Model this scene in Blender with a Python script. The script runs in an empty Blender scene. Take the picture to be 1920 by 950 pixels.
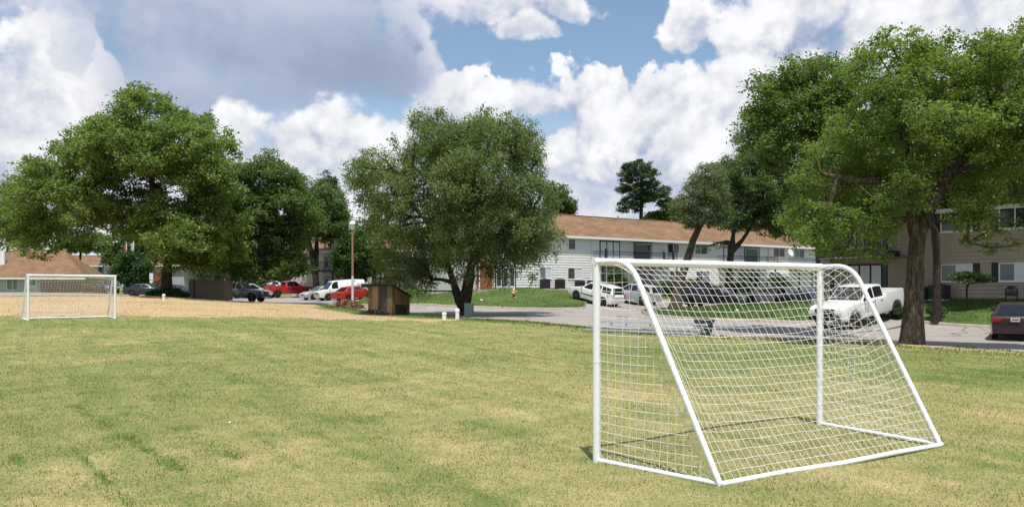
import bpy, bmesh, math, random
import numpy as np
from mathutils import Vector, Matrix
from mathutils.geometry import delaunay_2d_cdt

random.seed(7)
RNG = np.random.default_rng(11)
SC = bpy.context.scene
COL = SC.collection
R = math.radians
FOC, HOR, CAMZ = 1450.0, 544.0, 1.68


def at(px, py, d):
    """photo pixel at a known distance -> world point"""
    return ((px - 960.0) / FOC * d, d, CAMZ - (py - HOR) / FOC * d)


# ------------------------------------------------------------------ camera
cam = bpy.data.cameras.new('camera')
cam.sensor_fit = 'HORIZONTAL'
cam.sensor_width = 36.0
cam.lens = FOC / 1920.0 * 36.0
cam.shift_y = (HOR - 475.0) / 1920.0
cam.clip_start = 0.1
cam.clip_end = 5000
camo = bpy.data.objects.new('camera', cam)
COL.objects.link(camo)
camo.location = (0, 0, CAMZ)
camo.rotation_euler = (R(90), 0, 0)
SC.camera = camo
SC.view_settings.view_transform = 'Standard'
SC.view_settings.look = 'None'
SC.view_settings.exposure = 0.30
SC.view_settings.gamma = 1.0
SC.view_settings.use_curve_mapping = False
SC.cycles.max_bounces = 6
SC.cycles.transparent_max_bounces = 8
SC.cycles.sample_clamp_indirect = 6.0
SC.cycles.use_denoising = True
SC.cycles.denoiser = 'OPENIMAGEDENOISE'
SC.cycles.denoising_prefilter = 'ACCURATE'
SC.cycles.denoising_input_passes = 'RGB_ALBEDO_NORMAL'
SC.cycles.use_adaptive_sampling = False

SUN_EL = R(71)
SUN_DIR = Vector((0.10, -1.0, 0)).normalized()      # horizontal direction towards the sun (behind the camera)


# ------------------------------------------------------------------ node helper
class NG:
    def __init__(s, tree):
        s.t = tree
        s.n = tree.nodes
        s.l = tree.links

    def node(s, kind, **kw):
        nd = s.n.new(kind)
        for k, v in kw.items():
            setattr(nd, k, v)
        return nd

    def set(s, sock, v):
        if v is None:
            return
        if hasattr(v, 'is_output') or hasattr(v, 'node'):
            s.l.new(v, sock)
        else:
            if isinstance(v, (tuple, list)) and hasattr(sock, 'default_value') and hasattr(sock.default_value, '__len__') \
                    and len(sock.default_value) == 4 and len(v) == 3:
                v = (*v, 1.0)
            sock.default_value = v

    def m(s, op, a, b=None, c=None, clamp=False):
        nd = s.node('ShaderNodeMath', operation=op)
        nd.use_clamp = clamp
        s.set(nd.inputs[0], a)
        s.set(nd.inputs[1], b)
        if c is not None:
            s.set(nd.inputs[2], c)
        return nd.outputs[0]

    def v(s, op, a, b=None):
        nd = s.node('ShaderNodeVectorMath', operation=op)
        s.set(nd.inputs[0], a)
        if op == 'SCALE':
            s.set(nd.inputs[3], b)
        else:
            s.set(nd.inputs[1], b)
        return nd.outputs[0]

    def mix(s, f, a, b, blend='MIX'):
        nd = s.node('ShaderNodeMix', data_type='RGBA', blend_type=blend)
        s.set(nd.inputs[0], f)
        s.set(nd.inputs[6], a)
        s.set(nd.inputs[7], b)
        return nd.outputs[2]

    def noise(s, vec, scale, detail=4.0, rough=0.55, dist=0.0, color=False):
        nd = s.node('ShaderNodeTexNoise')
        s.set(nd.inputs['Vector'], vec)
        s.set(nd.inputs['Scale'], scale)
        s.set(nd.inputs['Detail'], detail)
        s.set(nd.inputs['Roughness'], rough)
        s.set(nd.inputs['Distortion'], dist)
        return nd.outputs[1 if color else 0]

    def ramp(s, x, lo, hi, a=0.0, b=1.0, smooth=True):
        nd = s.node('ShaderNodeMapRange')
        nd.interpolation_type = 'SMOOTHSTEP' if smooth else 'LINEAR'
        nd.clamp = True
        s.set(nd.inputs[0], x)
        for i, q in enumerate((lo, hi, a, b)):
            s.set(nd.inputs[i + 1], q)
        return nd.outputs[0]

    def combine(s, x, y, z):
        nd = s.node('ShaderNodeCombineXYZ')
        for i, q in enumerate((x, y, z)):
            s.set(nd.inputs[i], q)
        return nd.outputs[0]


# ------------------------------------------------------------------ world: blue sky and cumulus clouds
def build_world():
    w = bpy.data.worlds.new('World')
    SC.world = w
    w.use_nodes = True
    w.node_tree.nodes.clear()
    g = NG(w.node_tree)
    out = g.node('ShaderNodeOutputWorld')
    sky = g.node('ShaderNodeTexSky', sky_type='NISHITA')
    sky.sun_disc = False
    sky.sun_elevation = SUN_EL
    sky.sun_rotation = math.atan2(SUN_DIR.x, SUN_DIR.y)
    sky.air_density = 1.0
    sky.dust_density = 0.8
    sky.ozone_density = 1.6
    bg1 = g.node('ShaderNodeBackground')
    g.l.new(g.mix(1.0, sky.outputs[0], (1.02, 1.02, 0.97), 'MULTIPLY'), bg1.inputs[0])
    bg1.inputs[1].default_value = 0.125
    tc = g.node('ShaderNodeTexCoord')
    s2 = g.node('ShaderNodeSeparateXYZ')
    g.set(s2.inputs[0], tc.outputs['Generated'])
    az0 = g.m('ARCTAN2', s2.outputs[0], s2.outputs[1])
    el0 = g.m('ARCSINE', g.m('MINIMUM', g.m('MAXIMUM', s2.outputs[2], -1.0), 1.0))
    d = g.combine(az0, el0, 0.0)

    def n2(vec, scale, detail, rough, color=False):
        nd = g.node('ShaderNodeTexNoise', noise_dimensions='2D')
        g.set(nd.inputs['Vector'], vec)
        nd.inputs['Scale'].default_value = scale
        nd.inputs['Detail'].default_value = detail
        nd.inputs['Roughness'].default_value = rough
        return nd.outputs[1 if color else 0]

    # warp the direction so that every cloud edge is billowy
    wa = g.v('SUBTRACT', n2(d, 5.0, 2.0, 0.5, True), (0.5, 0.5, 0.5))
    wb = g.v('SUBTRACT', n2(d, 26.0, 3.0, 0.6, True), (0.5, 0.5, 0.5))
    dw = g.v('ADD', d, g.v('ADD', g.v('SCALE', wa, 0.085), g.v('SCALE', wb, 0.016)))
    sp = g.node('ShaderNodeSeparateXYZ')
    g.set(sp.inputs[0], dw)
    az = sp.outputs[0]
    el = sp.outputs[1]

    # billows: soft round cells at three sizes
    def vor(vec, scale, amp):
        nd = g.node('ShaderNodeTexVoronoi', feature='SMOOTH_F1', voronoi_dimensions='2D')
        g.set(nd.inputs['Vector'], vec)
        nd.inputs['Scale'].default_value = scale
        nd.inputs['Smoothness'].default_value = 0.55
        q = nd.outputs['Distance']
        return g.m('MULTIPLY', g.m('SUBTRACT', 0.62, g.m('MULTIPLY', q, 1.25)), amp)

    stretch = g.v('MULTIPLY', dw, (1.0, 1.15, 1.0))
    fine = g.m('SUBTRACT', n2(d, 42.0, 5.0, 0.62), 0.5)
    cells = g.m('ADD', g.m('ADD', vor(stretch, 12.0, 0.50), vor(stretch, 29.0, 0.30)), vor(stretch, 63.0, 0.16))
    b0 = g.m('ADD', cells, g.m('MULTIPLY', fine, 0.60))       # about -0.3 .. 0.45
    soft = g.m('SUBTRACT', n2(d, 9.0, 4.0, 0.5), 0.5)

    def fmix(f, x, y):
        nd = g.node('ShaderNodeMix', data_type='FLOAT')
        g.set(nd.inputs[0], f)
        g.set(nd.inputs[2], x)
        g.set(nd.inputs[3], y)
        return nd.outputs[0]

    # scattered fair-weather cloud all round the sky
    cg = g.m('ADD', g.m('MULTIPLY', g.m('SUBTRACT', n2(d, 3.1, 4.0, 0.55), 0.50), 3.2), g.m('MULTIPLY', b0, 0.9))
    up_ = g.ramp(el0, 0.36, 0.55)                               # the photograph's own banks take over below
    side = g.ramp(g.m('ABSOLUTE', az0), 0.62, 0.85)
    al = g.m('MULTIPLY', g.ramp(cg, -0.1, 0.5), g.m('MAXIMUM', up_, side))
    Lp = g.m('MULTIPLY', al, g.m('ADD', 0.74, g.m('MULTIPLY', b0, 0.35)))
    T = g.m('SUBTRACT', 1.0, al)
    # pale air and merged cloud low over the horizon
    low = g.ramp(el0, 0.26, 0.07)
    al = g.m('MULTIPLY', low, g.m('ADD', 0.90, g.m('MULTIPLY', soft, 0.5)), clamp=True)
    Lp = fmix(al, Lp, g.m('ADD', 0.735, g.m('ADD', g.m('MULTIPLY', soft, 0.24), g.m('MULTIPLY', b0, 0.16))))
    T = g.m('MULTIPLY', T, g.m('SUBTRACT', 1.0, al))

    azel = g.combine(az, el, 0.0)
    b11 = g.m('MULTIPLY', b0, 1.0)
    bcr = g.m('ADD', g.m('MULTIPLY', b0, 0.48), g.m('MULTIPLY', soft, 0.20))
    edges = {}
    for rg_ in (0.4, 0.5, 0.7, 0.8, 0.9, 1.0, 1.1):
        edges[rg_] = g.m('ADD', g.m('MULTIPLY_ADD', b0, rg_, 1.0), g.m('MULTIPLY', soft, 0.5))

    def bank(Lp, T, px, py, rx, ry, base, top, wisp=0.16, rough=1.0, crease=True):
        a0 = math.atan((px - 960) / FOC)
        e0 = math.atan((HOR - py) / FOC * math.cos(a0))
        ia, ie = FOC / rx / math.cos(a0) ** 2, FOC / ry / math.cos(a0)
        nd = g.node('ShaderNodeVectorMath', operation='MULTIPLY_ADD')
        g.set(nd.inputs[0], azel)
        nd.inputs[1].default_value = (ia, ie, 0)
        nd.inputs[2].default_value = (-a0 * ia, -e0 * ie, 0)
        ln = g.node('ShaderNodeVectorMath', operation='LENGTH')
        g.set(ln.inputs[0], nd.outputs[0])
        sv = g.node('ShaderNodeSeparateXYZ')
        g.set(sv.inputs[0], nd.outputs[0])
        f = g.m('SUBTRACT', edges[rough], ln.outputs['Value'])
        al = g.ramp(f, -0.02, wisp * 1.1 + 0.02)
        L = g.ramp(g.m('ADD', sv.outputs[1], b11), -0.85, 0.75, base, top)
        if crease:
            L = g.m('ADD', L, bcr)
        else:
            L = g.m('MULTIPLY_ADD', soft, 0.12, L)
        return fmix(al, Lp, L), g.m('MULTIPLY', T, g.m('SUBTRACT', 1.0, al))

    for bk in ((1250, 345, 360, 110, .66, .74, .6, .7), (640, 345, 420, 110, .64, .73, .6, .7), (60, 330, 300, 140, .64, .74, .6, .7),
               (1740, 70, 330, 120, .62, .80, .5, .8), (1500, 70, 190, 110, .58, .80, .35, .9), (1480, 190, 190, 120, .68, .82, .35, .9), (1298, 50, 66, 66, .66, .86, .22, 1.0), (1385, 85, 60, 45, .68, .84, .3, 1.0),
               (945, 6, 135, 42, .54, .76, .3, .8), (965, 56, 58, 26, .72, .82, .3, .9), (1030, 14, 52, 32, .66, .82, .25, .9),
               (990, 195, 75, 36, .64, .78, .4, .9), (1330, 250, 150, 110, .58, .80, .2, 1.0), (1215, 202, 100, 74, .58, .85, .14, 1.1), (1095, 186, 94, 66, .60, .87, .13, 1.1), (1150, 265, 170, 82, .58, .78, .25, .9), (1045, 285, 80, 55, .60, .82, .2, 1.0), (1260, 300, 110, 60, .60, .80, .25, 1.0),
               (760, 60, 62, 110, .58, .78, .4, .8), (800, 130, 42, 75, .66, .84, .25, .9), (868, 172, 68, 58, .68, .92, .13, 1.1), (860, 235, 110, 55, .66, .80, .4, .8),
               (60, 40, 130, 60, .58, .72, .6, .7), (70, 150, 130, 105, .66, .88, .2, 1.0), (150, 140, 75, 75, .68, .91, .14, 1.1), (120, 80, 55, 52, .70, .92, .14, 1.1), (90, 240, 150, 70, .66, .80, .4, .8)):
        Lp, T = bank(Lp, T, *bk)
    for bk in ((470, 50, 430, 165, .45, .60, .5, .5, False), (630, 120, 260, 95, .42, .50, .6, .4, False), (390, 190, 260, 85, .48, .56, .8, .4, False)):
        Lp, T = bank(Lp, T, *bk)
    for bk in ((468, 264, 62, 48, .62, .80, .4, 1.0), (622, 258, 64, 44, .62, .80, .4, 1.0), (560, 285, 50, 40, .60, .76, .25, 1.0), (690, 292, 95, 52, .62, .78, .4, .9), (560, 330, 200, 60, .66, .78, .5, .8), (830, 210, 90, 40, .64, .78, .6, .7)):
        Lp, T = bank(Lp, T, *bk)
    alpha = g.m('SUBTRACT', 1.0, T, clamp=True)
    L = g.m('DIVIDE', Lp, g.m('MAXIMUM', alpha, 0.001))
    L = g.m('MINIMUM', g.m('MAXIMUM', L, 0.3), 0.95)
    # deep, shaded cloud takes the blue of the sky
    colr = g.mix(g.ramp(L, 0.86, 0.42), (0.97, 0.98, 1.02), (0.74, 0.88, 1.20))
    colr = g.mix(1.0, colr, g.combine(L, L, L), 'MULTIPLY')
    bg2 = g.node('ShaderNodeBackground')
    g.l.new(colr, bg2.inputs[0])
    bg2.inputs[1].default_value = 0.86
    ms = g.node('ShaderNodeMixShader')
    g.l.new(alpha, ms.inputs[0])
    g.l.new(bg1.outputs[0], ms.inputs[1])
    g.l.new(bg2.outputs[0], ms.inputs[2])
    g.l.new(ms.outputs[0], out.inputs[0])
    w.cycles.sampling_method = 'MANUAL'
    w.cycles.sample_map_resolution = 512


build_world()

sun = bpy.data.lights.new('sun', 'SUN')
sun.energy = 4.2
sun.angle = R(0.53)
sun.color = (1.0, 0.96, 0.89)
suno = bpy.data.objects.new('sun', sun)
COL.objects.link(suno)
sd = Vector((SUN_DIR.x * math.cos(SUN_EL), SUN_DIR.y * math.cos(SUN_EL), math.sin(SUN_EL)))
suno.rotation_euler = sd.to_track_quat('Z', 'Y').to_euler()
suno.location = sd * 60

# ------------------------------------------------------------------ object helpers
def link(o, parent=None):
    COL.objects.link(o)
    if parent is not None:
        o.parent = parent
    return o


def np_mesh(name, verts, quads=None, tris=None, attrs=None, smooth=False):
    verts = np.asarray(verts, dtype=np.float32)
    me = bpy.data.meshes.new(name)
    me.vertices.add(len(verts))
    me.vertices.foreach_set('co', verts.ravel())
    idx, tot = [], []
    if quads is not None and len(quads):
        q = np.asarray(quads, dtype=np.int32)
        idx.append(q.ravel())
        tot.append(np.full(len(q), 4, dtype=np.int32))
    if tris is not None and len(tris):
        t = np.asarray(tris, dtype=np.int32)
        idx.append(t.ravel())
        tot.append(np.full(len(t), 3, dtype=np.int32))
    idx = np.concatenate(idx)
    tot = np.concatenate(tot)
    start = np.concatenate(([0], np.cumsum(tot)[:-1])).astype(np.int32)
    me.loops.add(len(idx))
    me.loops.foreach_set('vertex_index', idx)
    me.polygons.add(len(tot))
    me.polygons.foreach_set('loop_start', start)
    me.polygons.foreach_set('loop_total', tot)
    if smooth:
        me.polygons.foreach_set('use_smooth', np.ones(len(tot), dtype=bool))
    for k, arr in (attrs or {}).items():
        a = me.attributes.new(k, 'FLOAT', 'POINT')
        a.data.foreach_set('value', np.asarray(arr, dtype=np.float32).ravel())
    me.update(calc_edges=True)
    return me


def obj(name, me, mat=None, parent=None):
    o = bpy.data.objects.new(name, me)
    if mat is not None and len(me.materials) == 0:
        me.materials.append(mat)
    return link(o, parent)


def tag(o, label=None, cat=None, group=None, kind=None):
    if label:
        o['label'] = label
    if cat:
        o['category'] = cat
    if group:
        o['group'] = group
    if kind:
        o['kind'] = kind
    return o


def thing(name, label, cat, loc=(0, 0, 0), rz=0.0, group=None):
    o = bpy.data.objects.new(name, None)
    o.empty_display_size = 0.3
    link(o)
    o.location = loc
    o.rotation_euler = (0, 0, rz)
    return tag(o, label, cat, group)


class MB:
    """collects simple solids into one mesh"""
    def __init__(s):
        s.v, s.f, s.sm = [], [], []

    def add(s, verts, faces, smooth=False):
        n = len(s.v)
        s.v += [tuple(q) for q in verts]
        s.f += [tuple(i + n for i in f) for f in faces]
        s.sm += [smooth] * len(faces)
        return s

    def box(s, x0, x1, y0, y1, z0, z1):
        return s.add([(x0, y0, z0), (x1, y0, z0), (x1, y1, z0), (x0, y1, z0), (x0, y0, z1), (x1, y0, z1), (x1, y1, z1), (x0, y1, z1)],
                     [(0, 3, 2, 1), (4, 5, 6, 7), (0, 1, 5, 4), (1, 2, 6, 5), (2, 3, 7, 6), (3, 0, 4, 7)])

    def obox(s, c, dx, dy, dz):
        """oriented box: centre and three half-vectors"""
        c, dx, dy, dz = Vector(c), Vector(dx), Vector(dy), Vector(dz)
        vs = [c + a * dx + b * dy + e * dz for e in (-1, 1) for a, b in ((-1, -1), (1, -1), (1, 1), (-1, 1))]
        return s.add(vs, [(0, 3, 2, 1), (4, 5, 6, 7), (0, 1, 5, 4), (1, 2, 6, 5), (2, 3, 7, 6), (3, 0, 4, 7)])

    def tube(s, pts, rad, n=8, caps=True, smooth=True):
        pts = [Vector(p) for p in pts]
        rads = rad if isinstance(rad, (list, tuple, np.ndarray)) else [rad] * len(pts)
        base = []
        ref = None
        for i, p in enumerate(pts):
            a = pts[max(i - 1, 0)]
            b = pts[min(i + 1, len(pts) - 1)]
            t = (b - a)
            if t.length < 1e-9:
                t = Vector((0, 0, 1))
            t.normalize()
            if ref is None:
                ref = Vector((1, 0, 0)) if abs(t.x) < 0.8 else Vector((0, 1, 0))
            u = (ref - t * ref.dot(t))
            if u.length < 1e-6:
                u = t.orthogonal()
            u.normalize()
            ref = u
            w = t.cross(u)
            base += [p + (u * math.cos(2 * math.pi * k / n) + w * math.sin(2 * math.pi * k / n)) * rads[i] for k in range(n)]
        f = []
        for i in range(len(pts) - 1):
            for k in range(n):
                k2 = (k + 1) % n
                f.append((i * n + k, i * n + k2, (i + 1) * n + k2, (i + 1) * n + k))
        s.add(base, f, smooth)
        if caps:
            s.add(base[:n], [tuple(reversed(range(n)))])
            s.add(base[-n:], [tuple(range(n))])
        return s

    def lathe(s, prof, n=16, c=(0, 0, 0), axis='z', smooth=True):
        """prof: list of (r, h)"""
        vs = []
        for r, h in prof:
            for k in range(n):
                a = 2 * math.pi * k / n
                p = (r * math.cos(a), r * math.sin(a), h)
                if axis == 'y':
                    p = (p[0], h, p[1])
                elif axis == 'x':
                    p = (h, p[0], p[1])
                vs.append((p[0] + c[0], p[1] + c[1], p[2] + c[2]))
        f = []
        for i in range(len(prof) - 1):
            for k in range(n):
                k2 = (k + 1) % n
                q = (i * n + k, i * n + k2, (i + 1) * n + k2, (i + 1) * n + k)
                f.append(q if axis != 'y' else q[::-1])
        s.add(vs, f, smooth)
        if prof[0][0] > 1e-5:
            s.add(vs[:n], [tuple(reversed(range(n)) if axis != 'y' else range(n))])
        if prof[-1][0] > 1e-5:
            s.add(vs[-n:], [tuple(range(n) if axis != 'y' else reversed(range(n)))])
        return s

    def prism(s, poly, y0, y1):
        """polygon in (x,z) swept along y"""
        n = len(poly)
        vs = [(x, y0, z) for x, z in poly] + [(x, y1, z) for x, z in poly]
        f = [tuple(range(n)), tuple(reversed(range(n, 2 * n)))]
        f += [(i, n + i, n + (i + 1) % n, (i + 1) % n) for i in range(n)]
        return s.add(vs, f)

    def mesh(s, name):
        me = bpy.data.meshes.new(name)
        me.from_pydata(s.v, [], s.f)
        me.polygons.foreach_set('use_smooth', s.sm)
        me.update()
        return me

    def build(s, name, mat, parent=None):
        return obj(name, s.mesh(name), mat, parent)


# ------------------------------------------------------------------ materials
M = {}


def mat(name, col, rough=0.6, metal=0.0, var=0.12, scale=6.0, bump=0.0, bscale=40.0, spec=0.4, coat=0.0, stretch=None, dirt=None):
    m = bpy.data.materials.new(name)
    m.use_nodes = True
    g = NG(m.node_tree)
    b = g.n['Principled BSDF']
    b.inputs['Roughness'].default_value = rough
    b.inputs['Metallic'].default_value = metal
    b.inputs['Specular IOR Level'].default_value = spec
    b.inputs['Coat Weight'].default_value = coat
    b.inputs['Coat Roughness'].default_value = 0.06
    tc = g.node('ShaderNodeTexCoord')
    vec = tc.outputs['Object']
    if stretch:
        vec = g.v('MULTIPLY', vec, stretch)
    n = g.noise(vec, scale, 5.0, 0.6)
    k = g.ramp(n, 0.25, 0.75, 1 - var, 1 + var, smooth=False)
    c = g.mix(1.0, (*col, 1), g.combine(k, k, k), 'MULTIPLY')
    if dirt:
        dn = g.noise(vec, scale * 0.35, 6.0, 0.65)
        c = g.mix(g.ramp(dn, 0.52, 0.75, 0.0, dirt[1]), c, (*dirt[0], 1))
    g.l.new(c, b.inputs['Base Color'])
    if bump:
        bn = g.node('ShaderNodeBump')
        bn.inputs['Strength'].default_value = bump
        bn.inputs['Distance'].default_value = 0.02
        g.l.new(g.noise(vec, bscale, 4.0, 0.6), bn.inputs['Height'])
        g.l.new(bn.outputs[0], b.inputs['Normal'])
    M[name] = m
    return m


def glass_mat(name, col=(0.02, 0.025, 0.03), rough=0.08):
    m = mat(name, col, rough, 0.0, 0.1, 2.0, spec=0.6)
    return m


def leaf_mat(name, dark, light, trans=0.4, patch=0.35):
    m = bpy.data.materials.new(name)
    m.use_nodes = True
    g = NG(m.node_tree)
    b = g.n['Principled BSDF']
    out = g.n['Material Output']
    at_ = g.node('ShaderNodeAttribute', attribute_name='tint')
    geo = g.node('ShaderNodeNewGeometry')
    n = g.noise(geo.outputs['Position'], patch, 3.0, 0.5)
    f = g.m('ADD', g.m('MULTIPLY', at_.outputs['Fac'], 0.6), g.m('MULTIPLY', g.ramp(n, 0.3, 0.7), 0.4))
    c = g.mix(f, (*dark, 1), (*light, 1))
    g.l.new(c, b.inputs['Base Color'])
    b.inputs['Roughness'].default_value = 0.5
    b.inputs['Specular IOR Level'].default_value = 0.35
    tr = g.node('ShaderNodeBsdfTranslucent')
    g.l.new(g.mix(1.0, c, (1.15, 1.3, 0.55, 1), 'MULTIPLY'), tr.inputs[0])
    ms = g.node('ShaderNodeMixShader')
    ms.inputs[0].default_value = trans
    g.l.new(b.outputs[0], ms.inputs[1])
    g.l.new(tr.outputs[0], ms.inputs[2])
    g.l.new(ms.outputs[0], out.inputs[0])
    M[name] = m
    return m


def bark_mat(name, a, b_, scale=3.0):
    m = bpy.data.materials.new(name)
    m.use_nodes = True
    g = NG(m.node_tree)
    b = g.n['Principled BSDF']
    b.inputs['Roughness'].default_value = 0.9
    b.inputs['Specular IOR Level'].default_value = 0.15
    geo = g.node('ShaderNodeNewGeometry')
    v = g.v('MULTIPLY', geo.outputs['Position'], (1.0, 1.0, 0.22))
    n = g.noise(v, scale * 5, 6.0, 0.65)
    n2 = g.noise(geo.outputs['Position'], 1.6, 4.0, 0.6)
    c = g.mix(g.ramp(n, 0.35, 0.68), (*a, 1), (*b_, 1))
    c = g.mix(g.ramp(n2, 0.5, 0.75, 0.0, 0.5), c, (*[min(1, q * 1.5) for q in b_], 1))
    g.l.new(c, b.inputs['Base Color'])
    bn = g.node('ShaderNodeBump')
    bn.inputs['Strength'].default_value = 0.9
    bn.inputs['Distance'].default_value = 0.05
    g.l.new(n, bn.inputs['Height'])
    g.l.new(bn.outputs[0], b.inputs['Normal'])
    M[name] = m
    return m


# turf: one colour rule shared by the ground and by the blades that grow on it
def turf_group():
    t = bpy.data.node_groups.new('turf_colour', 'ShaderNodeTree')
    t.interface.new_socket('Color', in_out='OUTPUT', socket_type='NodeSocketColor')
    t.interface.new_socket('Shift', in_out='INPUT', socket_type='NodeSocketFloat')
    g = NG(t)
    gi = g.node('NodeGroupInput')
    go = g.node('NodeGroupOutput')
    geo = g.node('ShaderNodeNewGeometry')
    p = g.v('MULTIPLY', geo.outputs['Position'], (1, 1, 0))
    straw = g.node('ShaderNodeAttribute', attribute_name='straw').outputs['Fac']
    green = g.node('ShaderNodeAttribute', attribute_name='green').outputs['Fac']
    # mowing direction
    rot = g.node('ShaderNodeVectorRotate', rotation_type='Z_AXIS')
    g.set(rot.inputs['Vector'], p)
    rot.inputs['Angle'].default_value = R(59)
    q = g.v('MULTIPLY', rot.outputs[0], (0.16, 1.5, 1))
    n1 = g.noise(p, 0.45, 5.0, 0.6)
    n2 = g.noise(q, 1.0, 4.0, 0.6)
    n3 = g.noise(p, 3.2, 4.0, 0.65)
    n4 = g.noise(p, 26.0, 3.0, 0.6)
    f = g.m('ADD', g.m('MULTIPLY', n1, 0.62), g.m('MULTIPLY', n2, 0.60))
    f = g.m('ADD', f, g.m('MULTIPLY', n3, 0.60))
    f = g.m('ADD', f, g.m('MULTIPLY', n4, 0.80))
    # faint mowing lines
    sv = g.node('ShaderNodeSeparateXYZ')
    g.set(sv.inputs[0], rot.outputs[0])
    ph = g.m('ADD', g.m('MULTIPLY', sv.outputs[1], 3.3), g.m('MULTIPLY', g.noise(p, 0.35, 2.0, 0.5), 9.0))
    ln = g.m('POWER', g.m('ADD', g.m('MULTIPLY', g.m('SINE', ph), 0.5), 0.5), 9.0)
    ln = g.m('MULTIPLY', ln, g.ramp(g.noise(q, 0.6, 3.0, 0.6), 0.40, 0.62))
    f = g.m('SUBTRACT', f, g.m('MULTIPLY', ln, 0.13))
    f = g.m('ADD', g.m('SUBTRACT', f, 1.31), g.m('MULTIPLY', gi.outputs['Shift'], 1.15))
    f = g.m('ADD', g.m('MULTIPLY', f, 1.05), 0.53)
    f = g.m('SUBTRACT', f, g.m('MULTIPLY', green, 1.0))
    f = g.m('MAXIMUM', g.m('MINIMUM', f, 1.0), 0.0)
    cr = g.node('ShaderNodeValToRGB')
    e = cr.color_ramp.elements
    e[0].position = 0.0
    e[0].color = (0.098, 0.155, 0.040, 1)
    e[1].position = 1.0
    e[1].color = (0.60, 0.485, 0.275, 1)
    for pos, c in ((0.22, (0.155, 0.200, 0.055, 1)), (0.45, (0.250, 0.250, 0.090, 1)), (0.70, (0.395, 0.335, 0.155, 1))):
        x = e.new(pos)
        x.color = c
    g.l.new(f, cr.inputs[0])
    # bare straw and clay
    s1 = g.noise(g.v('MULTIPLY', p, (0.30, 1.0, 1)), 0.9, 6.0, 0.7)
    s2 = g.noise(p, 9.0, 6.0, 0.75)
    s4 = g.noise(g.v('MULTIPLY', p, (0.25, 0.8, 1)), 0.45, 5.0, 0.7)
    sc = g.mix(g.ramp(s2, 0.36, 0.64), (0.36, 0.255, 0.135, 1), (0.56, 0.42, 0.25, 1))
    sc = g.mix(g.ramp(s1, 0.54, 0.70, 0.0, 0.6), sc, (0.31, 0.185, 0.11, 1))
    sc = g.mix(g.ramp(s4, 0.46, 0.34, 0.0, 0.6), sc, (0.20, 0.185, 0.07, 1))
    sf = g.ramp(g.m('ADD', straw, g.m('MULTIPLY', g.m('SUBTRACT', n3, 0.5), 1.3)), 0.32, 0.66)
    g.l.new(g.mix(sf, cr.outputs[0], sc), go.inputs[0])
    return t


TURF = turf_group()


def turf_mat(name, blade):
    m = bpy.data.materials.new(name)
    m.use_nodes = True
    g = NG(m.node_tree)
    b = g.n['Principled BSDF']
    b.inputs['Roughness'].default_value = 0.85
    b.inputs['Specular IOR Level'].default_value = 0.15
    gr = g.node('ShaderNodeGroup')
    gr.node_tree = TURF
    if blade:
        a = g.node('ShaderNodeAttribute', attribute_name='tint').outputs['Fac']
        g.l.new(g.m('SUBTRACT', a, 0.5), gr.inputs[0])
        c = gr.outputs[0]
        g.l.new(c, b.inputs['Base Color'])
        tr = g.node('ShaderNodeBsdfTranslucent')
        g.l.new(c, tr.inputs[0])
        ms = g.node('ShaderNodeMixShader')
        ms.inputs[0].default_value = 0.3
        g.l.new(b.outputs[0], ms.inputs[1])
        g.l.new(tr.outputs[0], ms.inputs[2])
        g.l.new(ms.outputs[0], g.n['Material Output'].inputs[0])
    else:
        geo = g.node('ShaderNodeNewGeometry')
        hf = g.noise(geo.outputs['Position'], 60.0, 4.0, 0.7)
        g.l.new(g.m('MULTIPLY', g.m('SUBTRACT', hf, 0.5), 1.3), gr.inputs[0])
        c = g.mix(1.0, gr.outputs[0], (0.95, 0.95, 0.95, 1), 'MULTIPLY')
        g.l.new(c, b.inputs['Base Color'])
        bn = g.node('ShaderNodeBump')
        bn.inputs['Strength'].default_value = 0.8
        bn.inputs['Distance'].default_value = 0.03
        g.l.new(g.noise(geo.outputs['Position'], 22.0, 6.0, 0.7), bn.inputs['Height'])
        g.l.new(bn.outputs[0], b.inputs['Normal'])
    M[name] = m
    return m


def lawn_mat(name, blade=False, lo=(0.040, 0.082, 0.016, 1), hi=(0.125, 0.185, 0.045, 1)):
    m = bpy.data.materials.new(name)
    m.use_nodes = True
    g = NG(m.node_tree)
    b = g.n['Principled BSDF']
    b.inputs['Roughness'].default_value = 0.8
    b.inputs['Specular IOR Level'].default_value = 0.2
    geo = g.node('ShaderNodeNewGeometry')
    p = geo.outputs['Position']
    n1 = g.noise(p, 0.5, 4.0, 0.6)
    n2 = g.noise(p, 5.0, 5.0, 0.7)
    n3 = g.noise(p, 30.0, 3.0, 0.7)
    f = g.m('ADD', g.m('MULTIPLY', n1, 0.5), g.m('ADD', g.m('MULTIPLY', n2, 0.35), g.m('MULTIPLY', n3, 0.4)))
    if blade:
        f = g.m('ADD', f, g.m('MULTIPLY', g.m('SUBTRACT', g.node('ShaderNodeAttribute', attribute_name='tint').outputs['Fac'], 0.5), 0.6))
    c = g.mix(g.ramp(f, 0.4, 0.85), lo, hi)
    c = g.mix(g.ramp(g.noise(p, 0.9, 5.0, 0.65), 0.6, 0.75, 0.0, 0.45), c, (0.19, 0.17, 0.06, 1))
    g.l.new(c, b.inputs['Base Color'])
    bn = g.node('ShaderNodeBump')
    bn.inputs['Strength'].default_value = 0.8
    bn.inputs['Distance'].default_value = 0.05
    g.l.new(n3, bn.inputs['Height'])
    g.l.new(bn.outputs[0], b.inputs['Normal'])
    M[name] = m
    return m


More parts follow.
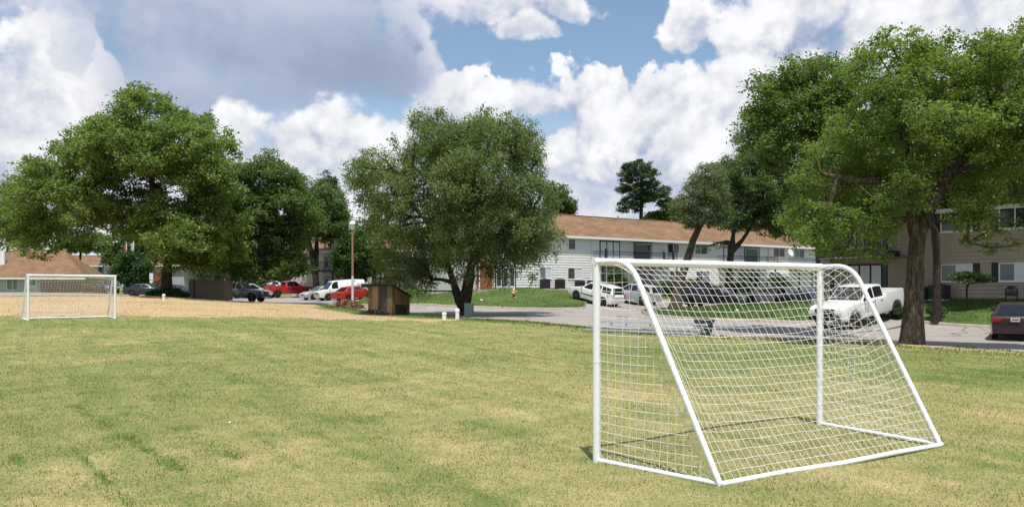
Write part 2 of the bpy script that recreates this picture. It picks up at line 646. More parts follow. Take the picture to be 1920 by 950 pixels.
def street_mat():
    m = bpy.data.materials.new('concrete_street')
    m.use_nodes = True
    g = NG(m.node_tree)
    b = g.n['Principled BSDF']
    b.inputs['Roughness'].default_value = 0.85
    b.inputs['Specular IOR Level'].default_value = 0.2
    geo = g.node('ShaderNodeNewGeometry')
    p = geo.outputs['Position']
    n1 = g.noise(p, 0.25, 5.0, 0.6)
    n2 = g.noise(p, 18.0, 4.0, 0.7)
    rot = g.node('ShaderNodeVectorRotate', rotation_type='Z_AXIS')
    g.set(rot.inputs['Vector'], p)
    rot.inputs['Angle'].default_value = R(52)
    n3 = g.noise(g.v('MULTIPLY', rot.outputs[0], (0.1, 1.2, 1)), 1.0, 4.0, 0.6)
    c = g.mix(n2, (0.26, 0.235, 0.215, 1), (0.355, 0.325, 0.30, 1))
    c = g.mix(g.ramp(n1, 0.45, 0.7, 0.0, 0.5), c, (0.22, 0.205, 0.19, 1))
    c = g.mix(g.ramp(n3, 0.58, 0.75, 0.0, 0.4), c, (0.15, 0.14, 0.13, 1))
    # cracks
    vo = g.node('ShaderNodeTexVoronoi', feature='DISTANCE_TO_EDGE')
    g.set(vo.inputs['Vector'], g.v('ADD', p, g.v('SCALE', g.noise(p, 0.7, 4.0, 0.6, color=True), 1.6)))
    vo.inputs['Scale'].default_value = 0.16
    c = g.mix(g.ramp(vo.outputs[0], 0.0, 0.012, 0.75, 0.0), c, (0.06, 0.055, 0.05, 1))
    g.l.new(c, b.inputs['Base Color'])
    bn = g.node('ShaderNodeBump')
    bn.inputs['Strength'].default_value = 0.3
    bn.inputs['Distance'].default_value = 0.01
    g.l.new(n2, bn.inputs['Height'])
    g.l.new(bn.outputs[0], b.inputs['Normal'])
    M['street'] = m
    return m


def shingle_mat(name, a, b_):
    m = bpy.data.materials.new(name)
    m.use_nodes = True
    g = NG(m.node_tree)
    b = g.n['Principled BSDF']
    b.inputs['Roughness'].default_value = 0.9
    b.inputs['Specular IOR Level'].default_value = 0.15
    tc = g.node('ShaderNodeTexCoord')
    v = tc.outputs['Object']
    br = g.node('ShaderNodeTexBrick')
    g.set(br.inputs['Vector'], g.v('MULTIPLY', v, (1, 1, 1)))
    br.inputs['Scale'].default_value = 1.0
    br.inputs['Brick Width'].default_value = 0.45
    br.inputs['Row Height'].default_value = 0.16
    br.inputs['Mortar Size'].default_value = 0.012
    br.inputs['Color1'].default_value = (*a, 1)
    br.inputs['Color2'].default_value = (*b_, 1)
    br.inputs['Mortar'].default_value = (*[q * 0.55 for q in a], 1)
    n = g.noise(v, 0.5, 5.0, 0.6)
    n2 = g.noise(g.v('MULTIPLY', v, (0.6, 3, 3)), 1.5, 5.0, 0.7)
    k = g.m('ADD', g.m('MULTIPLY', n, 0.5), g.m('MULTIPLY', n2, 0.6))
    k = g.ramp(k, 0.38, 0.72, 0.62, 1.30, smooth=False)
    g.l.new(g.mix(1.0, br.outputs[0], g.combine(k, k, k), 'MULTIPLY'), b.inputs['Base Color'])
    bn = g.node('ShaderNodeBump')
    bn.inputs['Strength'].default_value = 0.5
    bn.inputs['Distance'].default_value = 0.02
    g.l.new(br.outputs['Fac'], bn.inputs['Height'])
    bn.invert = True
    g.l.new(bn.outputs[0], b.inputs['Normal'])
    M[name] = m
    return m


turf_mat('turf', False)
turf_mat('blades', True)
lawn_mat('lawn')
lawn_mat('lawn_blades', True)
lawn_mat('weed_blades', True, (0.14, 0.235, 0.055, 1), (0.28, 0.38, 0.11, 1))
street_mat()
shingle_mat('shingle', (0.200, 0.118, 0.068), (0.27, 0.168, 0.102))
mat('kerb', (0.40, 0.35, 0.31), 0.85, var=0.2, scale=3, bump=0.3, dirt=((0.25, 0.13, 0.08), 0.6))
mat('white_pipe', (0.80, 0.82, 0.85), 0.32, var=0.04, scale=5, spec=0.5, dirt=((0.55, 0.54, 0.5), 0.25))
mat('net', (0.80, 0.79, 0.75), 0.7, var=0.05)
mat('white_siding', (0.74, 0.73, 0.70), 0.55, var=0.06, scale=0.8, dirt=((0.55, 0.53, 0.49), 0.5))
mat('tan_siding', (0.37, 0.30, 0.235), 0.6, var=0.07, scale=0.8, dirt=((0.42, 0.35, 0.28), 0.5))
mat('beige_wall', (0.55, 0.50, 0.43), 0.7, var=0.07, scale=0.6, bump=0.2)
mat('grey_wall', (0.42, 0.43, 0.44), 0.7, var=0.07, scale=0.6)
mat('trim_white', (0.75, 0.75, 0.74), 0.5, var=0.05)
mat('trim_dark', (0.022, 0.034, 0.038), 0.5, var=0.2)
mat('shutter', (0.018, 0.028, 0.030), 0.5, var=0.15)
mat('curtain', (0.62, 0.67, 0.70), 0.45, var=0.10, scale=4.0, spec=0.6)
mat('curtain_dim', (0.16, 0.19, 0.21), 0.25, var=0.25, scale=3.0, spec=0.6)
glass_mat('pane_dark', (0.030, 0.036, 0.040))
glass_mat('car_glass', (0.012, 0.015, 0.018), 0.05)
mat('ac_dark', (0.035, 0.033, 0.032), 0.6, var=0.2)
mat('black_iron', (0.015, 0.016, 0.018), 0.5, var=0.2)
mat('tyre', (0.014, 0.014, 0.014), 0.8, var=0.2)
mat('rim', (0.45, 0.45, 0.46), 0.3, 0.8, var=0.1)
mat('chrome', (0.55, 0.55, 0.56), 0.22, 0.9, var=0.05)
mat('plastic_black', (0.018, 0.018, 0.019), 0.55, var=0.15)
mat('lamp_red', (0.40, 0.02, 0.02), 0.2, var=0.1)
mat('lamp_clear', (0.65, 0.66, 0.68), 0.12, 0.3, var=0.05)
mat('plate', (0.6, 0.62, 0.66), 0.4, var=0.1)
for nm, c in (('paint_white', (0.78, 0.78, 0.77)), ('paint_red', (0.42, 0.018, 0.016)), ('paint_silver', (0.40, 0.41, 0.42)), ('paint_black', (0.012, 0.013, 0.016)),
              ('paint_grey', (0.075, 0.085, 0.09)), ('paint_navy', (0.018, 0.022, 0.035)), ('paint_maroon', (0.040, 0.020, 0.024)),
              ('paint_champagne', (0.42, 0.39, 0.35)), ('paint_teal', (0.05, 0.085, 0.085)), ('paint_darkred', (0.22, 0.015, 0.014))):
    mat(nm, c, 0.32, 0.0, var=0.04, scale=2, spec=0.5, coat=0.6)
mat('shed_ply', (0.165, 0.105, 0.052), 0.8, var=0.3, scale=3.5, stretch=(1, 1, 0.25), bump=0.2, dirt=((0.06, 0.045, 0.03), 0.7))
mat('shed_ply_pale', (0.27, 0.18, 0.088), 0.8, var=0.2, scale=4, stretch=(1, 1, 0.25), bump=0.2)
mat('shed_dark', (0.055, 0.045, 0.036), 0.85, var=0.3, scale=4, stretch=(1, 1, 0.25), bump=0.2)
mat('shed_orange', (0.27, 0.135, 0.050), 0.8, var=0.4, scale=5, stretch=(1, 1, 0.2), bump=0.2, dirt=((0.08, 0.05, 0.03), 0.8))
mat('tar_felt', (0.03, 0.032, 0.036), 0.8, var=0.3, scale=6, bump=0.3)
mat('grey_wood', (0.19, 0.155, 0.125), 0.85, var=0.3, scale=5, stretch=(1, 1, 0.2), bump=0.3, dirt=((0.05, 0.045, 0.04), 0.6))
mat('brown_fence', (0.085, 0.055, 0.045), 0.85, var=0.3, scale=5, stretch=(1, 1, 0.2), bump=0.3)
mat('firewood', (0.17, 0.085, 0.05), 0.85, var=0.4, scale=9, bump=0.3)
mat('brick', (0.30, 0.12, 0.06), 0.85, var=0.35, scale=8, bump=0.3)
mat('brick_dark', (0.15, 0.07, 0.045), 0.85, var=0.35, scale=8, bump=0.3)
mat('mortar', (0.36, 0.29, 0.23), 0.9, var=0.1)
mat('galvanised', (0.48, 0.50, 0.52), 0.45, 0.5, var=0.12, scale=4, dirt=((0.3, 0.3, 0.3), 0.5))
mat('aluminium', (0.62, 0.63, 0.64), 0.38, 0.7, var=0.1, scale=4)
mat('rust', (0.29, 0.165, 0.10), 0.85, var=0.3, scale=8, bump=0.3)
mat('post_white', (0.55, 0.56, 0.56), 0.6, var=0.12, scale=4, dirt=((0.3, 0.22, 0.15), 0.5))
mat('bin_body', (0.045, 0.055, 0.072), 0.5, var=0.15)
mat('bin_lid', (0.028, 0.050, 0.046), 0.5, var=0.15)
mat('utility_green', (0.16, 0.26, 0.20), 0.5, var=0.15, scale=4, dirt=((0.10, 0.12, 0.09), 0.5))
mat('pvc', (0.78, 0.78, 0.76), 0.45, var=0.05, dirt=((0.5, 0.46, 0.4), 0.5))
mat('hydrant_yellow', (0.62, 0.47, 0.19), 0.5, var=0.12, scale=10, dirt=((0.25, 0.10, 0.04), 0.6))
mat('hydrant_brown', (0.16, 0.06, 0.03), 0.6, var=0.2, scale=10)
mat('dead_leaf', (0.27, 0.16, 0.09), 0.85, var=0.4, scale=9)
mat('flag_red', (0.35, 0.03, 0.035), 0.8, var=0.15)
mat('flag_pale', (0.45, 0.45, 0.48), 0.8, var=0.3, scale=3)
mat('sign_white', (0.66, 0.66, 0.65), 0.5, var=0.1)
mat('terracotta', (0.36, 0.10, 0.06), 0.7, var=0.2)
mat('dish_grey', (0.62, 0.62, 0.62), 0.45, var=0.08)
mat('paper', (0.75, 0.75, 0.73), 0.7, var=0.06)
mat('clay', (0.20, 0.105, 0.06), 0.9, var=0.3, scale=6, bump=0.4)
leaf_mat('leaf_pecan', (0.105, 0.165, 0.045), (0.215, 0.28, 0.085), 0.5)
leaf_mat('leaf_pecan_dark', (0.07, 0.122, 0.038), (0.155, 0.215, 0.068), 0.48)
leaf_mat('leaf_willow', (0.1, 0.145, 0.055), (0.215, 0.262, 0.115), 0.48)
leaf_mat('leaf_elm', (0.11, 0.172, 0.038), (0.22, 0.285, 0.078), 0.52)
leaf_mat('leaf_elm_dark', (0.064, 0.114, 0.038), (0.142, 0.202, 0.07), 0.46)
leaf_mat('leaf_pine', (0.032, 0.066, 0.024), (0.08, 0.12, 0.046), 0.25)
leaf_mat('leaf_cedar', (0.10, 0.135, 0.06), (0.19, 0.23, 0.10), 0.3)
leaf_mat('leaf_elm_mid', (0.085, 0.140, 0.040), (0.180, 0.245, 0.075), 0.5)
leaf_mat('leaf_bright', (0.055, 0.11, 0.016), (0.13, 0.19, 0.030), 0.4)
leaf_mat('leaf_shrub', (0.022, 0.060, 0.010), (0.055, 0.110, 0.022), 0.3)
bark_mat('bark_dark', (0.022, 0.017, 0.013), (0.075, 0.060, 0.046))
bark_mat('bark_elm', (0.040, 0.030, 0.022), (0.135, 0.108, 0.082))
bark_mat('bark_pale', (0.10, 0.085, 0.065), (0.24, 0.20, 0.16))

# ------------------------------------------------------------------ terrain
CTRL = np.array([
    (0, 0, 0), (-8, 6, 0), (8, 6, 0), (0, 8, 0), (4, 9.5, 0), (-6, 14, 0), (6, 15, 0), (-14, 20, .10), (-5, 22, .05), (5, 22, .01), (12.4, 24, .03), (14, 16, -.03),
    (-21.2, 33.8, .375), (-18.4, 35.9, .37), (-26, 36, .42), (-10, 36, .25), (-3, 40, .17), (1.1, 37, .16), (6.8, 29, 0), (3, 29, .03), (17.4, 39, -.15), (21, 32.6, -.24), (14.5, 25, -.10), (20, 15, -.2),
    (-6.6, 48, .17), (-8, 47, .20), (-3, 48, .15), (-12, 59, .28), (-15.7, 67.5, .42), (-24, 62, .91), (-27, 60, 1.18), (-20, 62, .57), (-36, 60, 1.2), (-48, 60, 1.2), (-27, 78, .55), (-33, 70, 1.0),
    (-27, 95, .9), (-19, 85, .68), (-40, 86, .95), (-60, 95, 1.3), (-70, 113, 1.45), (-60, 140, 2.0), (-20, 100, 1.1), (-14.5, 71, .30), (-9.2, 66.5, .40), (-5, 60.5, .34), (-0.4, 58.4, .30), (5, 55.6, .30),
    (9, 64, .31), (15, 68, .35), (-2.9, 67.6, 1.65), (4, 72, 1.70), (14, 79, 1.62), (25, 87, 1.55), (37, 94, 1.5), (-9, 80, 1.45), (-12.5, 88, 1.5), (-4.5, 76, 1.6), (20, 77, .55), (16, 62, .44), (25, 78, .41), (30, 80, .42),
    (8.5, 47, .15), (11.3, 42, .05), (15, 40.3, -.05), (14, 50, .40), (19, 58, .55), (22.5, 34.5, -.05), (19.6, 36.3, -.02), (23.7, 41.5, 1.05), (20, 46.5, .95), (29, 35, 1.15), (26, 30, .1), (34, 22, .2),
    (40, 60, 1.5), (60, 30, 1.6), (60, 100, 1.8), (0, 140, 2.2), (-100, 60, 1.3), (-100, 10, .6), (-40, 20, .3), (50, -20, 0), (-50, -20, 0), (0, -30, 0), (100, 200, 2.5), (-120, 200, 2.6)], dtype=float)


def _tps_fit(P, reg=0.15):
    S = 20.0
    xy = P[:, :2] / S
    n = len(P)
    d2 = ((xy[:, None] - xy[None]) ** 2).sum(-1)
    K = 0.5 * d2 * np.log(d2 + 1e-9) + np.eye(n) * reg * 0.01
    Q = np.c_[np.ones(n), xy]
    A = np.zeros((n + 3, n + 3))
    A[:n, :n] = K
    A[:n, n:] = Q
    A[n:, :n] = Q.T
    w = np.linalg.solve(A, np.r_[P[:, 2], 0, 0, 0])
    return xy, w


_TX, _TW = _tps_fit(CTRL)


def terrain(x, y):
    x = np.atleast_1d(np.asarray(x, float))
    y = np.atleast_1d(np.asarray(y, float))
    xc = np.clip(x, -110, 110)
    yc = np.clip(y, -30, 205)
    q = np.c_[xc.ravel(), yc.ravel()] / 20.0
    out = np.empty(len(q))
    for i in range(0, len(q), 20000):
        b = q[i:i + 20000]
        d2 = ((b[:, None] - _TX[None]) ** 2).sum(-1)
        out[i:i + 20000] = (0.5 * d2 * np.log(d2 + 1e-9)) @ _TW[:-3] + _TW[-3] + b @ _TW[-2:]
    z = out.reshape(x.shape)
    near = np.clip((17 - y) / 6, 0, 1) * np.clip((14 - np.abs(x)) / 6, 0, 1) * np.clip((y + 20) / 6, 0, 1)
    z = z * (1 - near)
    z = z + 0.012 * np.sin(x * 1.7 + 0.6 * y) * np.sin(y * 1.3 - 0.4 * x) + 0.008 * np.sin(x * 4.1 - y * 2.2)
    return np.clip(z, -0.6, 3.0)


STREET = [(-110, 65), (-60, 65), (-46, 66.5), (-38, 70), (-33, 74.5), (-28, 75.5), (-23, 73), (-15.7, 67.5), (-12, 59), (-6.6, 48.3), (-2.5, 42.5), (1.1, 37.2), (4, 33), (6.8, 29.6), (11, 25.6), (13.8, 21.6), (19, 14.5), (25, 6), (31, -4), (40, -18),
          (58, -8), (47, 4), (36, 17), (28, 28), (22.5, 34.5), (20.6, 36.0), (19.9, 38), (20.2, 42), (23.5, 55), (31, 68), (38, 79), (36, 87), (27, 83), (21.5, 77.5), (15, 72.5), (8.5, 69.5), (6.2, 65.5), (5.7, 59.5), (5.2, 56.6), (4.2, 56.0), (2, 57.0), (-0.4, 58.4), (-5, 60.6),
          (-9.2, 66.5), (-13.2, 70.0), (-14.6, 71.6), (-15.0, 74), (-15.6, 84), (-16.2, 94), (-34, 99), (-60, 104), (-110, 104)]
ISLAND = [(8.3, 47.4), (8.5, 45.6), (9.3, 43.6), (10.4, 42.5), (11.6, 42.0), (15, 40.4), (16.2, 41.0), (17.0, 43), (20.5, 53), (23.6, 65), (22.6, 67), (20.5, 66.5), (15.5, 57.6), (12, 55.6), (9.2, 54.2), (8.5, 51)]
LAWN_CENTRE = [(-9.2, 66.5), (-5, 60.6), (-0.4, 58.4), (2, 57.0), (4.2, 56.0), (5.2, 56.6), (5.7, 59.5), (6.2, 65.5), (8.5, 69.5), (15, 72.5), (21.5, 77.5), (27, 83), (36, 87), (44, 96), (40, 108), (-17, 108), (-16.2, 94), (-15.6, 84), (-15.0, 74), (-14.6, 71.6), (-13.2, 70.0)]
LAWN_RIGHT = [(20.2, 42), (19.9, 38), (20.6, 36.0), (22.5, 34.5), (28, 28), (36, 17), (47, 4), (58, -8), (70, 20), (70, 60), (44, 76), (38, 79), (31, 68), (23.5, 55)]


def inside(poly, x, y):
    x = np.asarray(x, float)
    y = np.asarray(y, float)
    r = np.zeros(x.shape, bool)
    n = len(poly)
    for i in range(n):
        x0, y0 = poly[i]
        x1, y1 = poly[(i + 1) % n]
        c = ((y0 > y) != (y1 > y)) & (x < (x1 - x0) * (y - y0) / (y1 - y0 + 1e-12) + x0)
        r ^= c
    return r


def edge_dist(poly, x, y, closed=True):
    x = np.asarray(x, float)
    y = np.asarray(y, float)
    best = np.full(x.shape, 1e9)
    n = len(poly)
    for i in range(n if closed else n - 1):
        x0, y0 = poly[i]
        x1, y1 = poly[(i + 1) % n]
        dx, dy = x1 - x0, y1 - y0
        L = dx * dx + dy * dy + 1e-12
        t = np.clip(((x - x0) * dx + (y - y0) * dy) / L, 0, 1)
        best = np.minimum(best, np.hypot(x - x0 - t * dx, y - y0 - t * dy))
    return best


def smooth_poly(poly, step=1.2, it=1):
    """subdivide to short edges and round off the corners a little"""
    P = [Vector(p) for p in poly]
    for _ in range(it):
        Q = []
        n = len(P)
        for i in range(n):
            a, b = P[i], P[(i + 1) % n]
            Q += [a * 0.8 + b * 0.2, a * 0.2 + b * 0.8]
        P = Q
    out = []
    n = len(P)
    for i in range(n):
        a, b = P[i], P[(i + 1) % n]
        k = max(1, int((b - a).length / step))
        out += [a.lerp(b, j / k) for j in range(k)]
    return [(p.x, p.y) for p in out]


STREET_P = smooth_poly(STREET)
ISLAND_P = smooth_poly(ISLAND, 0.8)
LAWN_C = smooth_poly(LAWN_CENTRE)
LAWN_R = smooth_poly(LAWN_RIGHT)
STREET_DROP = 0.02
KERB_H = 0.13


def ground_z(x, y):
    """height of whatever surface is on top at x, y"""
    x = np.atleast_1d(np.asarray(x, float))
    y = np.atleast_1d(np.asarray(y, float))
    z = terrain(x, y)
    onlawn = inside(LAWN_C, x, y) | inside(LAWN_R, x, y) | inside(ISLAND_P, x, y)
    onst = inside(STREET_P, x, y) & ~onlawn
    return z + np.where(onlawn, KERB_H, 0) - np.where(onst, STREET_DROP, 0)


def gz(x, y):
    return float(ground_z(x, y)[0])


def sheet(name, poly, holes, dz, step, m, label=None):
    """a draped sheet with exactly this outline"""
    P = np.array(poly)
    xs = np.arange(P[:, 0].min(), P[:, 0].max(), step)
    ys = np.arange(P[:, 1].min(), P[:, 1].max(), step)
    gx, gy = np.meshgrid(xs, ys)
    gx, gy = gx.ravel(), gy.ravel()
    k = inside(poly, gx, gy) & (edge_dist(poly, gx, gy) > step * 0.4)
    for h in holes:
        k &= ~inside(h, gx, gy) & (edge_dist(h, gx, gy) > step * 0.4)
    pts = [Vector(p) for p in poly]
    edges = [(i, (i + 1) % len(poly)) for i in range(len(poly))]
    for h in holes:
        n0 = len(pts)
        pts += [Vector(p) for p in h]
        edges += [(n0 + i, n0 + (i + 1) % len(h)) for i in range(len(h))]
    pts += [Vector((a, b)) for a, b in zip(gx[k], gy[k])]
    vs, _, fs, *_ = delaunay_2d_cdt(pts, edges, [], 0, 1e-5)
    V = np.array([(v.x, v.y) for v in vs])
    F = np.array(fs)
    c = V[F].mean(1)
    keep = inside(poly, c[:, 0], c[:, 1])
    for h in holes:
        keep &= ~inside(h, c[:, 0], c[:, 1])
    z = terrain(V[:, 0], V[:, 1]) + dz
    me = np_mesh(name, np.c_[V, z], tris=F[keep], smooth=True)
    o = obj(name, me, m)
    tag(o, kind='structure')
    return o


# straw / bare-ground mask and green mask on the playing field
def masks(x, y):
    x = np.asarray(x, float)
    y = np.asarray(y, float)
    # left-hand straw slope: front edge runs from the far goal towards the road
    fx = np.array([-120, -45, -26, -19, -14, -9, -4, -2.5, 0, 5])
    fy = np.array([38.5, 38.5, 37.5, 38.2, 39.3, 39.5, 36.5, 40, 60, 80])
    front = np.interp(x, fx, fy) + 0.7 * np.sin(x * 0.9) + 0.5 * np.sin(x * 2.3 + 1) + 0.4 * np.sin(x * 5.1 + y)
    s = np.clip((y - front) / 2.2 + 0.5, 0, 1) * np.clip((-2.0 - x) / 2.0 + 0.5, 0, 1)
    gap = np.clip((y - 84) / 1.0, 0, 1)
    s *= 1 - gap * (y > 84)
    # green verge along the street and round the shed
    ed = edge_dist([(-23, 73), (-15.7, 67.5), (-12, 59), (-6.6, 48.3), (-2.5, 42.5)], x, y, closed=False)
    verge = np.clip(1.0 - (ed - 2.2) / 1.8, 0, 1) * (y > 40)
    verge = np.where(x < -15, np.clip(1.0 - (ed - 1.2) / 1.0, 0, 1), verge)
    s = s * (1 - verge)
    # dry strip along the street on the right
    N = [(1.1, 37.2), (4, 33), (6.8, 29.6), (11, 25.6), (13.8, 21.6), (19, 14.5)]
    e2 = edge_dist(N, x, y, closed=False)
    strip = np.clip(1 - np.abs(e2 - 0.75) / 0.9, 0, 1) * 0.85 * np.clip((x - 4) / 3, 0, 1)
    s = np.maximum(s, strip)
    s = np.maximum(s, np.clip(1.25 - np.hypot(x - 12.3, (y - 23.7)) / 1.3, 0, 1))
    s = np.maximum(s, 0.55 * np.clip(1.3 - np.hypot((x - 17) / 5, (y - 17) / 1.6), 0, 1))
    g = np.zeros_like(x)
    g = np.maximum(g, verge * 0.5 * (y > 41))
    # greener sweep between the two goals' far side and right of the near goal
    g = np.maximum(g, 0.30 * np.clip(1.2 - np.hypot((x - 6.5) / 7, (y - 20) / 6), 0, 1))
    g = np.maximum(g, 0.34 * np.clip(1.2 - np.hypot((x - 11) / 6, (y - 15.5) / 3.2), 0, 1))
    g = np.maximum(g, 0.24 * np.clip(1.2 - np.hypot((x + 14) / 14, (y - 33) / 5), 0, 1))
    g = np.maximum(g, 0.20 * np.clip(1.2 - np.hypot((x + 7) / 5, (y - 14) / 8), 0, 1))
    g = np.maximum(g, 0.35 * np.clip(1.2 - np.hypot((x + 1) / 4, (y - 38.5) / 2.2), 0, 1))
    g = np.maximum(g, 0.10 * np.clip((y - 13) / 8, 0, 1) * (y < 41))
    for seg in TRACKS:
        e = edge_dist(seg, x, y, closed=False)
        g = np.maximum(g, 0.30 * np.exp(-(e / 0.13) ** 2) * (0.6 + 0.4 * np.sin(y * 2.3 + seg[0][0] * 5)))
    # drier patches near the camera
    for cx, cy, rx, ry, a in ((-4.6, 6.6, 1.6, 1.2, .30), (3.5, 7.4, 3, 2.4, .20), (0.5, 12.5, 3.5, 2.0, .22), (1.5, 8, 2.5, 2, .12), (-1.2, 7.5, 1.2, .8, .14), (6.2, 11.5, 2, 2, .10)):
        g = g - a * np.clip(1.3 - np.hypot((x - cx) / rx, (y - cy) / ry), 0, 1)
    for seg, wd, a in WEEDS:
        e = edge_dist(seg, x, y, closed=False)
        n = 0.60 + 0.40 * np.sin(x * 7.3 + y * 4.1) * np.sin(y * 6.7 - x * 3.2)
        g = np.maximum(g, 0.60 * a * np.exp(-(e / (wd * 0.60)) ** 2) * n)
    return s, g


def _g(px, py):
    d = FOC * CAMZ / (py - HOR)
    return ((px - 960) / FOC * d, d)


# runs of green weeds that follow the mowing lines
WEEDS = [([_g(140, 845), _g(190, 895), _g(250, 950)], .07, .85), ([_g(135, 755), _g(215, 808), _g(290, 850), _g(350, 888)], .10, .75),
         ([_g(245, 770), _g(330, 805), _g(372, 835), _g(440, 860)], .11, .6), ([_g(380, 832), _g(415, 836), _g(445, 862)], .16, 1.0),
         ([_g(270, 840), _g(300, 865), _g(350, 890)], .10, .9), ([_g(25, 850), _g(45, 875)], .08, .9),
         ([_g(460, 800), _g(530, 850), _g(560, 880)], .08, .5), ([_g(550, 800), _g(610, 820), _g(690, 860)], .09, .5),
         ([_g(60, 705), _g(100, 735), _g(170, 790)], .10, .4), ([_g(470, 680), _g(590, 710), _g(700, 735)], .16, .30),
         ([_g(640, 770), _g(740, 830), _g(820, 880)], .08, .35), ([_g(0, 760), _g(60, 830), _g(75, 900)], .10, .35), ([_g(180, 910), _g(230, 945)], .12, .6),
         ([_g(1100, 925), _g(1250, 900)], .12, .3), ([_g(880, 700), _g(1100, 735)], .2, .2)]


# faint parallel wheel tracks of the mower on the left of the field
TRACKS = [[(x0 + (0.06 * k), 5.0), (x0 - 2.2, 9.0), (x0 - 6.0 - 0.1 * k, 15.5), (x0 - 11.0 - 0.2 * k, 25.0)] for k, x0 in enumerate((-2.6, -1.5, -0.2, 0.8, 2.2, 3.3))]


def build_ground():
    xs = np.unique(np.round(np.concatenate([np.arange(-60, 45, 0.5), np.arange(-110, -60, 2.5), np.arange(45, 112, 2.5), [-160, -240, -400, -700, -1200, -2000, 160, 240, 400, 700, 1200, 2000]]), 3))
    ys = np.unique(np.round(np.concatenate([np.arange(-6, 90, 0.5), np.arange(-30, -6, 2), np.arange(90, 210, 2.5), [-60, -120, -300, -900, 240, 320, 480, 800, 1400, 2600]]), 3))
    gx, gy = np.meshgrid(xs, ys)
    z = terrain(gx, gy)
    cov = np.zeros(gx.shape)
    for poly in (STREET_P, LAWN_C, LAWN_R):
        ins = inside(poly, gx, gy)
        e = edge_dist(poly, gx, gy)
        cov = np.maximum(cov, np.where(ins, np.clip((e - 0.25) / 0.7, 0, 1), 0))
    # shared borders of street and lawns are interior: drop there as well
    both = (inside(STREET_P, gx, gy) | inside(LAWN_C, gx, gy) | inside(LAWN_R, gx, gy))
    outer = np.minimum(np.minimum(np.where(inside(STREET_P, gx, gy), edge_dist(STREET_P, gx, gy), 9), np.where(inside(LAWN_C, gx, gy), edge_dist(LAWN_C, gx, gy), 9)),
                       np.where(inside(LAWN_R, gx, gy), edge_dist(LAWN_R, gx, gy), 9))
    near_shared = both & ((edge_dist(LAWN_C, gx, gy) < 1.2) | (edge_dist(LAWN_R, gx, gy) < 1.2)) & (edge_dist(STREET_P, gx, gy) < 1.2)
    cov = np.where(near_shared, 1.0, cov)
    z = z - 0.45 * cov
    s, g = masks(gx, gy)
    far = (gy > 88) | (np.abs(gx) > 60)
    g = np.where(far, np.maximum(g, 0.3), g)
    ny, nx = gx.shape
    i = np.arange(ny - 1)[:, None] * nx + np.arange(nx - 1)[None]
    q = np.stack([i, i + 1, i + nx + 1, i + nx], -1).reshape(-1, 4)
    me = np_mesh('ground', np.c_[gx.ravel(), gy.ravel(), z.ravel()], quads=q, attrs={'straw': s, 'green': g}, smooth=True)
    tag(obj('ground', me, M['turf']), kind='structure')


def kerb(name, line, side, closed=False):
    """concrete kerb swept along a line; the street is on its right-hand side when side = 1"""
    P = np.array(line)
    n = len(P)
    t = np.roll(P, -1, 0) - np.roll(P, 1, 0)
    if not closed:
        t[0] = P[1] - P[0]
        t[-1] = P[-1] - P[-2]
    t /= np.linalg.norm(t, axis=1)[:, None]
    nr = np.c_[t[:, 1], -t[:, 0]] * side
    z = terrain(P[:, 0], P[:, 1])
    prof = [(0.03, -0.15), (0.03, 0.085), (0.0, 0.128), (-0.15, 0.134), (-0.17, -0.05)]
    V = []
    for o_, h in prof:
        V.append(np.c_[P + nr * o_, z + h])
    V = np.stack(V, 1).reshape(-1, 3)
    k = len(prof)
    q = []
    for i in range(n if closed else n - 1):
        j = (i + 1) % n
        for a in range(k - 1):
            f = (i * k + a, j * k + a, j * k + a + 1, i * k + a + 1)
            q.append(f if side > 0 else f[::-1])
    me = np_mesh(name, V, quads=np.array(q))
    tag(obj(name, me, M['kerb']), kind='structure')


build_ground()
sheet('street', STREET_P, [ISLAND_P], -STREET_DROP, 1.5, M['street'])
sheet('lawn', LAWN_C, [], KERB_H, 1.2, M['lawn'])
sheet('lawn', LAWN_R, [], KERB_H, 1.2, M['lawn'])
sheet('lawn_island', ISLAND_P, [], KERB_H, 0.9, M['lawn'])
kerb('kerb', ISLAND_P, 1, closed=True)


def sub(poly, pred):
    """longest run of outline points that satisfy the test"""
    n = len(poly)
    ok = [pred(*p) for p in poly]
    if all(ok):
        return poly
    st = next(i for i in range(n) if not ok[i])
    runs, cur = [], []
    for k in range(n + 1):
        i = (st + k) % n
        if ok[i] and k < n:
            cur.append(poly[i])
        else:
            if len(cur) > 1:
                runs.append(cur)
            cur = []
    return max(runs, key=len)


kerb('kerb', sub(LAWN_C, lambda x, y: y < 95 and (x < 34) and edge_dist(STREET_P, np.array([x]), np.array([y]))[0] < 0.4), 1)
kerb('kerb', sub(LAWN_R, lambda x, y: x < 57 and y > -8 and edge_dist(STREET_P, np.array([x]), np.array([y]))[0] < 0.4 and not (x > 40 and y > 40)), 1)


